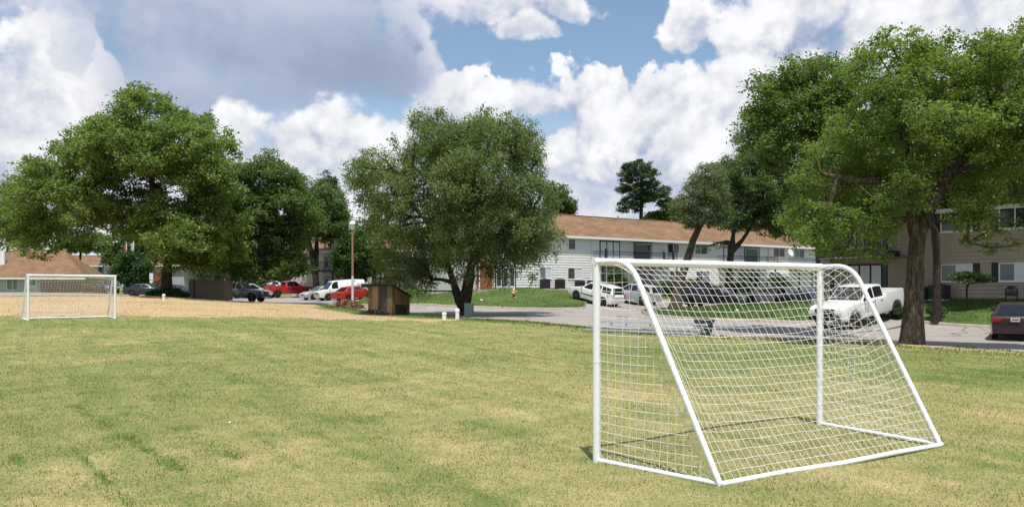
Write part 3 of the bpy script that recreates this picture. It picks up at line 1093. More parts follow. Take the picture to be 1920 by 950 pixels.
# ------------------------------------------------------------------ grass blades on the field
def blades(name, x, y, length, width, tint, m, lean=0.9, attrs=True, zoff=0.0):
    n = len(x)
    z = (ground_z(x, y) if not attrs else terrain(x, y)) + zoff
    az = RNG.uniform(0, 2 * np.pi, n)
    ln = RNG.uniform(0.15, 1.0, n) * lean
    tip = np.c_[np.cos(az) * np.sin(ln), np.sin(az) * np.sin(ln), np.cos(ln)] * length[:, None]
    wa = RNG.uniform(0, 2 * np.pi, n)
    wv = np.c_[np.cos(wa), np.sin(wa), np.zeros(n)] * width[:, None] * 0.5
    base = np.c_[x, y, z - 0.006]
    V = np.stack([base - wv, base + wv, base + tip], 1).reshape(-1, 3)
    F = np.arange(3 * n).reshape(-1, 3)
    at_ = {'tint': np.repeat(tint, 3)}
    if attrs:
        s, g = masks(x, y)
        at_['straw'] = np.repeat(s, 3)
        at_['green'] = np.repeat(g, 3)
    return obj(name, np_mesh(name, V, tris=F, attrs=at_), m)


def field_grass():
    X, Y, L, W = [], [], [], []
    for y0, y1, dens, ln, wd in ((4.6, 7.5, 2800, .038, .0068), (7.5, 10.5, 1900, .040, .0082), (10.5, 15, 1050, .042, .0105), (15, 22, 500, .045, .015), (22, 32, 190, .048, .022), (32, 40, 90, .05, .030)):
        k = 0.70
        w = lambda d: k * d + 1.2
        area = (w(y0) + w(y1)) * (y1 - y0)
        n = int(area * dens)
        y = RNG.uniform(y0, y1, n)
        x = RNG.uniform(-1, 1, n) * w(y1)
        ok = np.abs(x) < w(y)
        x, y = x[ok], y[ok]
        s, g = masks(x, y)
        keep = (s < 0.5) & ~inside(STREET_P, x, y)
        # thin out in patches so that soil and thatch show
        pn = np.sin(x * 2.1 + np.sin(y * 1.7) * 1.3) * np.sin(y * 2.6 + np.sin(x * 1.1)) * 0.5 + 0.5
        keep &= RNG.random(len(x)) < 0.55 + 0.45 * pn
        x, y = x[keep], y[keep]
        n = len(x)
        X.append(x)
        Y.append(y)
        L.append(ln * RNG.uniform(0.5, 1.25, n))
        W.append(wd * RNG.uniform(0.7, 1.3, n))
    x, y, l, w = map(np.concatenate, (X, Y, L, W))
    _, g = masks(x, y)
    l = l * (1 + 0.8 * np.clip(g - 0.35, 0, 1))
    o = blades('field_grass', x, y, l, w, RNG.random(len(x)), M['blades'], lean=1.25)
    tag(o, 'short dry mown grass of the playing field', 'grass', kind='stuff')
    print('field blades', len(x))
    # green weeds standing a little taller along the mowing lines
    X, Y, S = [], [], []
    for seg, wd, a in WEEDS:
        P = np.array(seg)
        for i in range(len(P) - 1):
            Lg = np.linalg.norm(P[i + 1] - P[i])
            n = int(Lg * 760 * a + 10)
            t = RNG.random(n)
            p = P[i] + (P[i + 1] - P[i]) * t[:, None]
            clump = np.sin(p[:, 0] * 11 + p[:, 1] * 17) + RNG.normal(0, .9, n) > -0.1
            p = p + RNG.normal(0, wd * 0.42, (n, 2))
            p = p[clump]
            X.append(p[:, 0])
            Y.append(p[:, 1])
            S.append(np.full(len(p), a))
    x, y, a = map(np.concatenate, (X, Y, S))
    n = len(x)
    o = blades('field_weeds', x, y, RNG.uniform(.022, .050, n) * (0.5 + 0.6 * a), RNG.uniform(.006, .011, n), RNG.random(n), M['weed_blades'], lean=1.4)
    tag(o, 'green weeds growing along the mowing lines of the field', 'weeds', kind='stuff')


field_grass()


def straw_litter():
    n = 26000
    x = RNG.uniform(-42, -3, n)
    y = RNG.uniform(35.5, 68, n)
    s_, _ = masks(x, y)
    k = (s_ > 0.45) & ~inside(STREET_P, x, y) & (np.sin(x * .8 + np.sin(y * .9)) + RNG.normal(0, .8, n) > -.3)
    x, y = x[k], y[k]
    n = len(x)
    o = blades('straw_litter', x, y, RNG.uniform(.06, .20, n), RNG.uniform(.012, .03, n), RNG.random(n), M['blades'], lean=1.5)
    tag(o, 'loose dry straw lying on the bare slope', 'straw', kind='stuff')


straw_litter()


def lawn_grass():
    X, Y = [], []
    for poly, dens in ((ISLAND_P, 160), (LAWN_C, 70), (LAWN_R, 130)):
        P = np.array(poly)
        x0, x1, y0, y1 = P[:, 0].min(), min(P[:, 0].max(), 36), max(P[:, 1].min(), 8), min(P[:, 1].max(), 84)
        n = int((x1 - x0) * (y1 - y0) * dens)
        x = RNG.uniform(x0, x1, n)
        y = RNG.uniform(y0, y1, n)
        k = inside(poly, x, y) & (edge_dist(poly, x, y) > 0.12)
        X.append(x[k])
        Y.append(y[k])
    # verge tufts beside the street on the field side
    n = 26000
    t = RNG.uniform(0, 1, n)
    P = np.array(STREET[6:18])
    seg = RNG.integers(0, len(P) - 1, n)
    p = P[seg] + (P[seg + 1] - P[seg]) * t[:, None] + RNG.normal(0, 1.1, (n, 2))
    k = ~inside(STREET_P, p[:, 0], p[:, 1])
    s, _ = masks(p[:, 0], p[:, 1])
    k &= (s < 0.45) | (RNG.random(n) < 0.04)
    X.append(p[k, 0])
    Y.append(p[k, 1])
    x, y = np.concatenate(X), np.concatenate(Y)
    n = len(x)
    o = blades('lawn_grass', x, y, RNG.uniform(.05, .11, n), RNG.uniform(.02, .045, n), RNG.random(n), M['lawn_blades'], lean=1.0, attrs=False)
    tag(o, 'short green grass of the lawns beside the street', 'grass', kind='stuff')


lawn_grass()

# ------------------------------------------------------------------ soccer goals
def fillet_path(pts, r, n=8):
    """polyline with rounded inner corners; r per inner corner"""
    P = [Vector(p) for p in pts]
    out = [P[0]]
    for i in range(1, len(P) - 1):
        a = (P[i - 1] - P[i])
        b = (P[i + 1] - P[i])
        k = min(r, a.length * 0.48, b.length * 0.48)
        p0 = P[i] + a.normalized() * k
        p1 = P[i] + b.normalized() * k
        for j in range(n + 1):
            t = j / n
            out.append((1 - t) ** 2 * p0 + 2 * t * (1 - t) * P[i] + t * t * p1)
    out.append(P[-1])
    return out


def strands(lines, rad):
    """thin three-sided cords along polylines, one mesh"""
    V, Q = [], []
    n0 = 0
    for L in lines:
        P = np.asarray(L, float)
        t = np.gradient(P, axis=0)
        t /= np.linalg.norm(t, axis=1)[:, None] + 1e-9
        ref = np.where(np.abs(t[:, 2:3]) > 0.8, np.array([[1.0, 0, 0]]), np.array([[0, 0, 1.0]]))
        u = np.cross(t, ref)
        u /= np.linalg.norm(u, axis=1)[:, None] + 1e-9
        w = np.cross(t, u)
        k = 4
        ring = np.stack([P + (u * math.cos(2 * math.pi * a / k) + w * math.sin(2 * math.pi * a / k)) * rad for a in range(k)], 1)
        V.append(ring.reshape(-1, 3))
        n = len(P)
        i = np.arange(n - 1)[:, None] * k + np.arange(k)[None]
        j = np.arange(n - 1)[:, None] * k + (np.arange(k)[None] + 1) % k
        Q.append((np.stack([i, j, j + k, i + k], -1).reshape(-1, 4) + n0))
        n0 += n * k
    return np.concatenate(V), np.concatenate(Q)


def make_goal(label, FL, FR, BL, BR, H, cell, cord, seed, rad=0.037):
    """FL, FR front post feet; BL, BR back corners (world x, y, z)"""
    rg = np.random.default_rng(seed)
    FL, FR, BL, BR = (Vector(p) for p in (FL, FR, BL, BR))
    root = thing('soccer_goal', label, 'soccer goal', FL)
    o = FL.copy()
    FL, FR, BL, BR = FL - o, FR - o, BL - o, BR - o
    up = Vector((0, 0, 1))
    T1, T2 = FL + up * H, FR + up * H
    for f, t in ((FL, T1), (FR, T2)):
        MB().tube([f - up * 0.02, f + up * (H * 0.5), t + up * rad * 0.4], [rad] * 3, 16).build('post', M['white_pipe'], root)
        MB().tube([f + up * (H * 0.5 - 0.006), f + up * (H * 0.5 + 0.006)], rad + 0.0022, 16).build('post_sleeve', M['white_pipe'], root)
    dirx = (T2 - T1).normalized()
    cb = MB().tube([T1 - dirx * rad, T1.lerp(T2, 0.5), T2 + dirx * rad], rad, 16)
    cb.build('crossbar', M['white_pipe'], root)
    ra = rad * 0.74

    def arm(T, B):
        h = (B - T)
        knee = T + Vector((h.x, h.y, 0)) * 0.297
        return fillet_path([T, knee, B], 0.38, 10)
    A1, A2 = arm(T1, BL), arm(T2, BR)
    for A in (A1, A2):
        MB().tube(A, ra, 12).build('back_arm', M['white_pipe'], root)
    rb = rad * 0.62
    for a, b in ((FL, BL), (FR, BR)):
        MB().tube([a + up * rb * 0.7, a.lerp(b, 0.5) + up * rb * 0.75, b + up * rb * 0.7], rb, 10).build('side_ground_bar', M['white_pipe'], root)
    mid = [BL + up * rb * 0.7] + [BL.lerp(BR, t) + up * (rb * 0.7 + 0.008 * math.sin(t * 9)) for t in (0.25, 0.5, 0.75)] + [BR + up * rb * 0.7]
    MB().tube(mid, rb * 1.1, 10).build('back_ground_bar', M['white_pipe'], root)
    for c in (BL, BR):
        MB().lathe([(0.0, -0.016), (ra * .90, -0.014), (ra * .98, 0.0), (ra * .90, 0.018), (ra * .5, 0.022)], 12, tuple(c + up * rb)).build('corner_joint', M['white_pipe'], root)

    def resample(path, n):
        P = np.array([tuple(p) for p in path])
        s = np.r_[0, np.cumsum(np.linalg.norm(np.diff(P, axis=0), axis=1))]
        q = np.linspace(0, s[-1], n)
        return np.stack([np.interp(q, s, P[:, k]) for k in range(3)], 1)
    # back net hangs between the two arms, the crossbar and the back bar
    nu = int(round((T2 - T1).length / cell)) + 1
    la = np.linalg.norm(np.diff(np.array([tuple(p) for p in A1]), axis=0), axis=1).sum()
    nv = int(round(la / cell)) + 1
    fine = 3
    a1 = resample(A1, (nv - 1) * fine + 1)
    a2 = resample(A2, (nv - 1) * fine + 1)
    U = np.linspace(0, 1, (nu - 1) * fine + 1)
    Vv = np.linspace(0, 1, (nv - 1) * fine + 1)
    top = np.array(T1)[None] * (1 - U[:, None]) + np.array(T2)[None] * U[:, None] - np.array([0, 0, rad * 0.8])
    bot = np.array(BL)[None] * (1 - U[:, None]) + np.array(BR)[None] * U[:, None] + np.array([0, 0, rb * 2.2])
    follow = a1[None] * (1 - U[:, None, None]) + a2[None] * U[:, None, None]
    chord = top[:, None] * (1 - Vv[None, :, None]) + bot[:, None] * Vv[None, :, None]
    e = np.clip(np.minimum(U, 1 - U) / 0.10, 0, 1)
    e = e * e * (3 - 2 * e)
    w = (0.06 + 0.58 * e)[:, None, None]
    G = follow * (1 - w) + chord * w
    # slack: the net sags down and in between its fixings
    inward = np.array((FL + FR - BL - BR).normalized())
    sag = (np.sin(np.pi * Vv) ** 0.8)[None, :, None] * (4 * U * (1 - U))[:, None, None]
    G = G + sag * (np.array([0, 0, -0.085]) + inward * 0.05)
    wob = rg.normal(0, 1, (nu, nv, 3))
    wob = np.repeat(np.repeat(wob, fine, 0), fine, 1)[:len(U), :len(Vv)]
    kx = np.hanning(7)
    kx /= kx.sum()
    for ax in (0, 1):
        wob = np.apply_along_axis(lambda q: np.convolve(q, kx, 'same'), ax, wob)
    lock = (np.minimum(1, np.minimum(U, 1 - U) * 12))[:, None, None] * (np.minimum(1, np.minimum(Vv, 1 - Vv) * 12))[None, :, None]
    G = G + wob * 0.005 * lock
    G[0] = a1 + inward * 0.0 + np.array([0, 0, -0.02])
    G[-1] = a2 + np.array([0, 0, -0.02])
    lines = [G[i * fine] for i in range(nu)] + [G[:, j * fine] for j in range(nv)]
    # lacing round the arms and the back bar
    def lace(path, r, turns):
        P = resample(path, turns * 6 + 1)
        t = np.gradient(P, axis=0)
        t /= np.linalg.norm(t, axis=1)[:, None]
        ref = np.tile([0.3, 0.8, 0.5], (len(P), 1))
        u = np.cross(t, ref)
        u /= np.linalg.norm(u, axis=1)[:, None]
        v = np.cross(t, u)
        a = np.arange(len(P)) * (2 * np.pi / 6)
        return P + (u * np.cos(a)[:, None] + v * np.sin(a)[:, None]) * r
    lines += [lace(A1, ra + 0.004, nv), lace(A2, ra + 0.004, nv)]
    V_, Q_ = strands(lines, cord)
    obj('back_net', np_mesh('back_net', V_, quads=Q_, smooth=True), M['net'], root)
    # the two side nets
    for F_, B_, A in ((FL, BL, A1), (FR, BR, A2)):
        dv = Vector((B_.x - F_.x, B_.y - F_.y, 0))
        depth = dv.length
        dn = dv.normalized()
        AP = np.array([tuple(p) for p in A])
        ax_t = (AP - np.array(F_)) @ np.array(dn)
        ax_z = AP[:, 2] - np.array([F_.z + (B_.z - F_.z) * np.clip(t / depth, 0, 1) for t in ax_t])
        side = Vector((0, 0, 1)).cross(dn)
        ln = []
        sc_ = cell * 0.88

        def pt(t, z):
            bulge = 0.035 * math.sin(math.pi * min(1, t / depth)) * math.sin(math.pi * min(1, z / H))
            b = F_.lerp(B_, t / depth)
            return np.array(b) + np.array([0, 0, z]) + np.array(side) * (bulge + rg.normal(0, 0.003))
        zz = np.arange(0.05, H - 0.05, sc_)
        for z in zz:
            tmax = float(np.interp(z, ax_z[::-1], ax_t[::-1]))
            m_ = max(3, int(tmax / cell * 3))
            sg = 0.018 * rg.uniform(0.6, 1.4)
            ln.append(np.array([pt(t, z - sg * math.sin(math.pi * t / tmax)) for t in np.linspace(0.02, tmax, m_)]))
        for t in np.arange(0.045, depth, sc_):
            zmax = float(np.interp(t, ax_t, ax_z))
            m_ = max(3, int(zmax / cell * 2))
            j = rg.normal(0, 0.006)
            ln.append(np.array([pt(t + j * math.sin(3 * z), z) for z in np.linspace(0.03, zmax, m_)]))
        # zig-zag lacing on the ground bar and along the post
        k = int(depth / cell)
        ln.append(np.array([np.array(F_.lerp(B_, i / (2 * k))) + np.array([0, 0, 0.035 + (0.045 if i % 2 else 0)]) for i in range(2 * k + 1)]))
        kp = int(H / cell)
        ln.append(np.array([np.array(F_) + np.array(dn) * (rad + 0.004 + (0.012 if i % 2 else 0)) + np.array([0, 0, 0.05 + i * (H - 0.1) / (2 * kp)]) for i in range(2 * kp + 1)]))
        V_, Q_ = strands(ln, cord)
        obj('side_net', np_mesh('side_net', V_, quads=Q_, smooth=True), M['net'], root)
    return root


def g0(px, py):
    x, y = _g(px, py)
    return (x, y, gz(x, y))


make_goal('large white soccer goal with net standing close by on the right of the field',
          g0(1118.5, 864), g0(1537, 796.5), g0(1351, 911), g0(1764, 837), 1.965, 0.098, 0.0022, 3)


def gd(px, d):
    x = (px - 960) / FOC * d
    return (x, d, gz(x, d))


make_goal('distant white soccer goal on the left before the straw slope',
          gd(53, 33.6), gd(216, 35.9), gd(41.5, 34.9), gd(201.5, 37.2), 1.96, 0.12, 0.0034, 5, rad=0.05)

# ------------------------------------------------------------------ trees
def sample_in_poly(poly, n, rg, mind):
    P = np.array(poly)
    x0, z0 = P.min(0)
    x1, z1 = P.max(0)
    pts = []
    tries = 0
    while len(pts) < n and tries < n * 60:
        tries += 1
        p = (rg.uniform(x0, x1), rg.uniform(z0, z1))
        if not inside(poly, np.array([p[0]]), np.array([p[1]]))[0]:
            continue
        pts.append(p)
    return np.array(pts)


def in_view(poly, X, Y, Z, d):
    """outline test that allows for a clump being nearer or farther than the trunk"""
    k = d / np.maximum(Y, 1.0)
    u, v = X * k, CAMZ + (Z - CAMZ) * k
    return inside(poly, u, v), edge_dist(poly, u, v)


def grow(trunk, trunk_r, tips, rg, wig=0.12, min_up=None):
    """connect every tip to the nearest limb already there; returns branch polylines with radii"""
    nodes, par, isT = [], [], []
    for pl in trunk:
        prev = -1
        pts = [Vector(p) for p in pl]
        if nodes:      # a second stem starts at the nearest trunk node
            prev = min(range(len(nodes)), key=lambda i: (nodes[i] - pts[0]).length)
        for a, b in zip(pts[:-1], pts[1:]):
            k = max(1, int((b - a).length / 0.5))
            for j in range(k):
                nodes.append(a.lerp(b, j / k))
                par.append(prev)
                isT.append(True)
                prev = len(nodes) - 1
        nodes.append(pts[-1])
        par.append(prev)
        isT.append(True)
    ntr = len(nodes)
    load = [0.0] * ntr
    base = nodes[0]
    zlow = min_up if min_up is not None else base.z + 1.5
    N = np.array([tuple(p) for p in nodes])
    cost = np.zeros(len(nodes))
    cost[N[:, 2] < zlow] = 50
    path = np.zeros(len(nodes))
    order = sorted(range(len(tips)), key=lambda i: min((Vector(tips[i]) - n).length for n in nodes))
    for i in order:
        t = np.array(tips[i])
        dv = t - N
        ds = np.linalg.norm(dv, axis=1)
        pen = ds * (1.0 + 0.35 * np.clip(-dv[:, 2] / (ds + 1e-6), 0, 1)) + cost + path * 0.25
        j = int(np.argmin(pen))
        a, b = Vector(N[j]), Vector(t)
        L = (b - a).length
        k = max(1, int(L / 0.7))
        prev = j
        bow = Vector(rg.normal(0, 1, 3)) * L * wig + Vector((0, 0, L * 0.06))
        new = []
        for q in range(1, k + 1):
            s = q / k
            p = a.lerp(b, s) + bow * math.sin(math.pi * s) * 0.5
            nodes.append(p)
            par.append(prev)
            isT.append(False)
            load.append(0.0)
            prev = len(nodes) - 1
            new.append(tuple(p))
        N = np.vstack([N, new])
        pl = path[j] + np.linspace(L / k, L, k)
        path = np.concatenate([path, pl])
        cost = np.concatenate([cost, np.zeros(k)])
        load[prev] += 1.0
    ch = [[] for _ in nodes]
    for i, p in enumerate(par):
        if p >= 0:
            ch[p].append(i)
    for i in range(len(nodes) - 1, -1, -1):
        pass
    tot = load[:]
    order2 = sorted(range(len(nodes)), key=lambda i: -i)
    for i in order2:
        if par[i] >= 0:
            tot[par[i]] += tot[i]
    return nodes, par, ch, tot, isT, ntr


def tubes_from(nodes, par, ch, tot, isT, ntr, r_tip, r_of, trunk_rad):
    mb_t, mb_b = MB(), MB()

    def rad(i):
        if i < ntr and i in trunk_rad:
            return trunk_rad[i]
        return max(r_tip, r_of * math.sqrt(max(tot[i], 0.3)))
    done = set()
    # follow the heaviest child from every branching
    starts = [i for i in range(len(nodes)) if par[i] < 0]
    stack = [(s, -1) for s in starts]
    while stack:
        s, p = stack.pop()
        pl = [p, s] if p >= 0 else [s]
        i = s
        while ch[i]:
            same = [c for c in ch[i] if isT[c] == isT[s]]
            pool = same if same else ([] if isT[s] else ch[i])
            if not pool:
                break
            nx = max(pool, key=lambda c: tot[c])
            for c in ch[i]:
                if c != nx:
                    stack.append((c, i))
            pl.append(nx)
            i = nx
        else:
            pass
        if ch[i]:
            for c in ch[i]:
                stack.append((c, i))
        if len(pl) > 1:
            rr = [rad(j) for j in pl]
            if p >= 0:
                rr[0] = min(rr[0], rr[1] * 1.25)
            (mb_t if isT[s] else mb_b).tube([nodes[j] for j in pl], rr, 12 if isT[s] else 5, caps=False)
    return mb_t, mb_b


def leaves(centres, radii, n, size, rg, up=0.6, twigs=14, flat=0.75, spread=0.33, elong=0.55, droop=0.0):
    """n leaf faces spread on twigs over the shells of the given clumps"""
    C = np.asarray(centres)
    Rr = np.asarray(radii)
    w = Rr ** 2
    cnt = rg.multinomial(n, w / w.sum())
    ci = np.repeat(np.arange(len(C)), cnt)
    N = len(ci)
    # twig directions per clump
    T = rg.normal(0, 1, (len(C), twigs, 3))
    T /= np.linalg.norm(T, axis=2)[:, :, None]
    T[:, :, 2] = T[:, :, 2] * flat + 0.10
    rr = rg.uniform(0.35, 1.0, (len(C), twigs, 1)) ** 0.7
    T = T * rr
    tw = T[ci, rg.integers(0, twigs, N)]
    off = tw + rg.normal(0, spread, (N, 3)) * np.array([1, 1, 0.6])
    pos = C[ci] + off * Rr[ci][:, None]
    if droop:
        pos[:, 2] -= droop * rg.exponential(1.0, N) * 0.5
    nrm = rg.normal(0, 0.75, (N, 3)) + off * 0.5 + np.array([0, 0, up])
    nrm /= np.linalg.norm(nrm, axis=1)[:, None]
    a = rg.normal(0, 1, (N, 3))
    if droop:
        a = a * 0.6 + np.array([0, 0, -1.0])
    a -= nrm * (a * nrm).sum(1)[:, None]
    a /= np.linalg.norm(a, axis=1)[:, None] + 1e-9
    b = np.cross(nrm, a)
    s = size * rg.uniform(0.6, 1.35, N)[:, None]
    L, Wd = a * s * 0.5, b * s * 0.5 * elong
    fold = nrm * s * 0.10
    V = np.stack([pos - L, pos + Wd + fold, pos + L, pos - Wd + fold], 1).reshape(-1, 3)
    Q = np.arange(4 * N).reshape(-1, 4)
    tint = np.repeat(np.clip(rg.normal(0.5, 0.22, N) + rg.normal(0, 0.12, len(C))[ci], 0, 1), 4)
    return V, Q, tint


def make_tree(label, d, outline, stems, leaf, bark, nclump, cr, nleaf, lsize, seed, thick=0.8, droop=0.0, name='tree', base_r=None, cat='tree',
              group=None, up=0.6, gap=0.0, twigs=14, spread=0.33, flat=0.75, elong=0.55, clear=None, lift=0.0, depth_bias=0.0, extra=None, flare=1.3, min_up=None, lobes=None, join=False):
    """outline: crown outline in photo pixels at distance d; stems: list of [(px, py, dd, radius)...] polylines, the first starts at the ground"""
    rg = np.random.default_rng(seed)
    st = []
    for s_ in stems:
        st.append([(Vector(at(px, py, d + dd)), r_) for px, py, dd, r_ in s_])
    bx, by = st[0][0][0].x, st[0][0][0].y
    zg = gz(bx, by)
    st[0][0][0].z = zg - 0.1
    root = thing(name, label, cat, (bx, by, zg), 0, group)
    off = Vector((bx, by, zg))
    poly = [(at(px, py, d)[0], at(px, py, d)[2]) for px, py in outline]
    P = np.array(poly)
    pts = sample_in_poly(poly, nclump * 6, rg, 0)
    if lobes:
        nl_, Rl = lobes
        lp = sample_in_poly(poly, nl_ * 20, rg, 0)
        le = edge_dist(poly, lp[:, 0], lp[:, 1])
        lp, le = lp[le > Rl * 0.3], le[le > Rl * 0.3]
        lh = thick * np.sqrt(np.maximum(le, 0.1) * (P[:, 0].max() - P[:, 0].min()) * 0.5)
        ly = rg.uniform(-1, 1, len(lp))
        ly = d + np.sign(ly) * np.abs(ly) ** 0.6 * lh
        LC = np.c_[lp[:, 0], ly, lp[:, 1]]
        ii, ee = in_view(poly, LC[:, 0], LC[:, 1], LC[:, 2], d)
        ii &= ee > Rl * 0.22
        LC, le = LC[ii], ee[ii]
        lr = Rl * rg.uniform(0.6, 1.35, len(LC)) * np.clip(0.55 + le / (Rl * 3), 0.6, 1.1)
        kp = []
        for i in range(len(LC)):
            if all(np.linalg.norm((LC[i] - LC[j]) * np.array([1, 0.75, 1.1])) > 0.78 * (lr[i] + lr[j]) * 0.8 for j in kp):
                kp.append(i)
            if len(kp) >= nl_:
                break
        LC, lr = LC[kp], lr[kp]
    ed = edge_dist(poly, pts[:, 0], pts[:, 1])
    ok = ed > cr * 0.45
    pts, ed = pts[ok], ed[ok]
    half = thick * np.sqrt(np.maximum(ed, 0.1) * (P[:, 0].max() - P[:, 0].min()) * 0.5)
    yy = rg.uniform(-1, 1, len(pts))
    yy = np.sign(yy) * np.abs(yy) ** 0.6
    y = d + yy * half + depth_bias
    C = np.c_[pts[:, 0], y, pts[:, 1]]
    ii, ee = in_view(poly, C[:, 0], C[:, 1], C[:, 2], d)
    ii &= ee > cr * 0.4
    C, ed = C[ii], ed[ii]
    rad = cr * rg.uniform(0.65, 1.25, len(C)) * np.clip(0.5 + ed / (cr * 2.2), 0.55, 1.15)
    if lobes:
        w_ = lr ** 2
        ci = rg.choice(len(LC), nclump * 5, p=w_ / w_.sum())
        dv = rg.normal(0, 1, (len(ci), 3))
        dv /= np.linalg.norm(dv, axis=1)[:, None]
        dv[:, 2] = np.where(dv[:, 2] < -0.35, -dv[:, 2], dv[:, 2])
        C2 = LC[ci] + dv * (lr[ci] * rg.uniform(0.72, 1.0, len(ci)))[:, None]
        ins, ee = in_view(poly, C2[:, 0], C2[:, 1], C2[:, 2], d)
        ins &= ee > cr * 0.22 * rg.uniform(0, 1.6, len(C2))
        C2 = C2[ins]
        r2 = cr * rg.uniform(0.7, 1.2, len(C2))
        nb = int(len(C) * 0.12)
        C, rad = np.vstack([C2, C[:nb]]), np.concatenate([r2, rad[:nb]])
    # keep clumps apart from one another
    keep = []
    Cs = C * np.array([1, 0.8, 1.15])
    fac = ((0.62 if not lobes else 0.46) + gap) * 0.8
    for i in range(len(C)):
        if not keep or (np.linalg.norm(Cs[i] - Cs[keep], axis=1) > fac * (rad[i] + rad[keep])).all():
            keep.append(i)
        if len(keep) >= nclump:
            break
    C, rad = C[keep], rad[keep]
    if clear:
        for (px0, px1, py0, py1) in clear:
            X = C[:, 0] / C[:, 1] * FOC + 960
            Yp = HOR - (C[:, 2] - CAMZ) / C[:, 1] * FOC
            k = ~((X > px0) & (X < px1) & (Yp > py0) & (Yp < py1))
            C, rad = C[k], rad[k]
    if extra:
        E = np.array([at(px, py, d + dd) for px, py, dd, r_ in extra])
        C = np.vstack([C, E])
        rad = np.concatenate([rad, [e[3] for e in extra]])
    trunk_lines = [[p for p, _ in s_] for s_ in st]
    nodes, par, ch, tot, isT, ntr = grow(trunk_lines, None, C, rg, min_up=(zg + 1.2 if min_up is None else min_up))
    tr = {}
    allp = [(p, r_) for s_ in st for p, r_ in s_]
    for i in range(ntr):
        best = sorted(allp, key=lambda q: (q[0] - nodes[i]).length)[:2]
        d0, d1 = (best[0][0] - nodes[i]).length, (best[1][0] - nodes[i]).length
        r_ = (best[0][1] * d1 + best[1][1] * d0) / (d0 + d1 + 1e-9)
        h = nodes[i].z - zg
        tr[i] = r_ * (1 + (flare - 1) * math.exp(-max(h, 0) / 0.35))
    top_r = st[0][-1][1]
    n_tot = max(1, len(C))
    mt, mbb = tubes_from(nodes, par, ch, tot, isT, ntr, 0.014, max(0.02, top_r * 0.75 / math.sqrt(n_tot) * 1.6), tr)
    if join and mbb.v:
        mt.add(mbb.v, mbb.f, True)
        mbb = MB()
    for mb_, nm in ((mt, 'trunk'), (mbb, 'branches')):
        if not mb_.v:
            continue
        arr = np.array(mb_.v)
        jit = rg.normal(0, 1, (len(arr), 3)) * (0.012 if nm == 'trunk' else 0.006)
        mb_.v = [tuple(q) for q in arr + jit - np.array(off)]
        mb_.build(nm, M[bark], root)
    V, Q, tint = leaves(C, rad, nleaf, lsize, rg, up=up, twigs=twigs, spread=spread, flat=flat, elong=elong, droop=droop)
    me = np_mesh('crown', V - np.array(off), quads=Q, attrs={'tint': tint})
    obj('crown', me, M[leaf], root)
    return root


# big pecan on the straw slope, left
make_tree('huge spreading broadleaf tree on the straw slope at the left', 63,
          [(-25, 470), (0, 400), (10, 350), (40, 330), (70, 285), (115, 262), (160, 250), (165, 228), (205, 215), (215, 175), (255, 160), (300, 172), (322, 195), (345, 208), (385, 215), (425, 245), (432, 275), (452, 290), (445, 330), (455, 380), (470, 440), (450, 500), (400, 530), (350, 520), (318, 500), (275, 480), (235, 462), (195, 468), (160, 440), (110, 455), (75, 475), (50, 495), (20, 470)],
          [[(312, 560, 0, .46), (312, 520, 0, .42), (316, 470, 0, .40), (305, 420, .3, .34), (285, 340, .3, .24), (265, 230, .2, .12)], [(314, 480, 0, .3), (250, 420, -1, .22), (150, 370, -2, .14), (60, 340, -1, .08)], [(314, 470, 0, .28), (370, 400, -1.5, .2), (410, 320, -2, .1)]],
          'leaf_pecan', 'bark_dark', 760, .95, 150000, .25, 21, thick=.85, twigs=9, spread=.26, flat=.6, lobes=(62, 2.5), up=.9,
          extra=[(55, 478, -3, .7), (80, 480, -2.5, .6), (100, 468, -2, .7), (40, 462, -3, .8), (140, 455, -2, .6)])
# darker neighbour whose branches hang over the parked cars
make_tree('dark broadleaf tree with low hanging boughs above the grey pickup', 71,
          [(415, 340), (440, 300), (480, 310), (500, 288), (530, 300), (555, 312), (585, 308), (590, 335), (575, 350), (600, 385), (600, 440), (575, 480), (580, 510), (540, 535), (505, 525), (470, 530), (430, 530), (385, 522), (370, 470), (385, 400)],
          [[(405, 566, 0, .34), (410, 500, 0, .30), (425, 440, 0, .24), (450, 380, 0, .16), (490, 320, 0, .07)], [(415, 470, 0, .2), (490, 440, -1, .13), (550, 420, -1.5, .06)]],
          'leaf_pecan_dark', 'bark_dark', 360, .9, 72000, .25, 22, thick=.8, twigs=9, spread=.26, flat=.6, lobes=(30, 2.2), up=.9,
          extra=[(555, 512, -2, .6), (565, 497, -2, .7), (530, 515, -2.5, .6), (505, 517, -2, .7), (545, 500, -3, .7), (480, 520, -2, .9), (455, 523, -2, .8), (490, 527, -2.5, .7), (572, 510, -2, .5), (470, 505, -3, .9), (520, 508, -3, .9), (440, 515, -3, .8), (420, 505, -3, .9), (585, 505, -2, .5)])
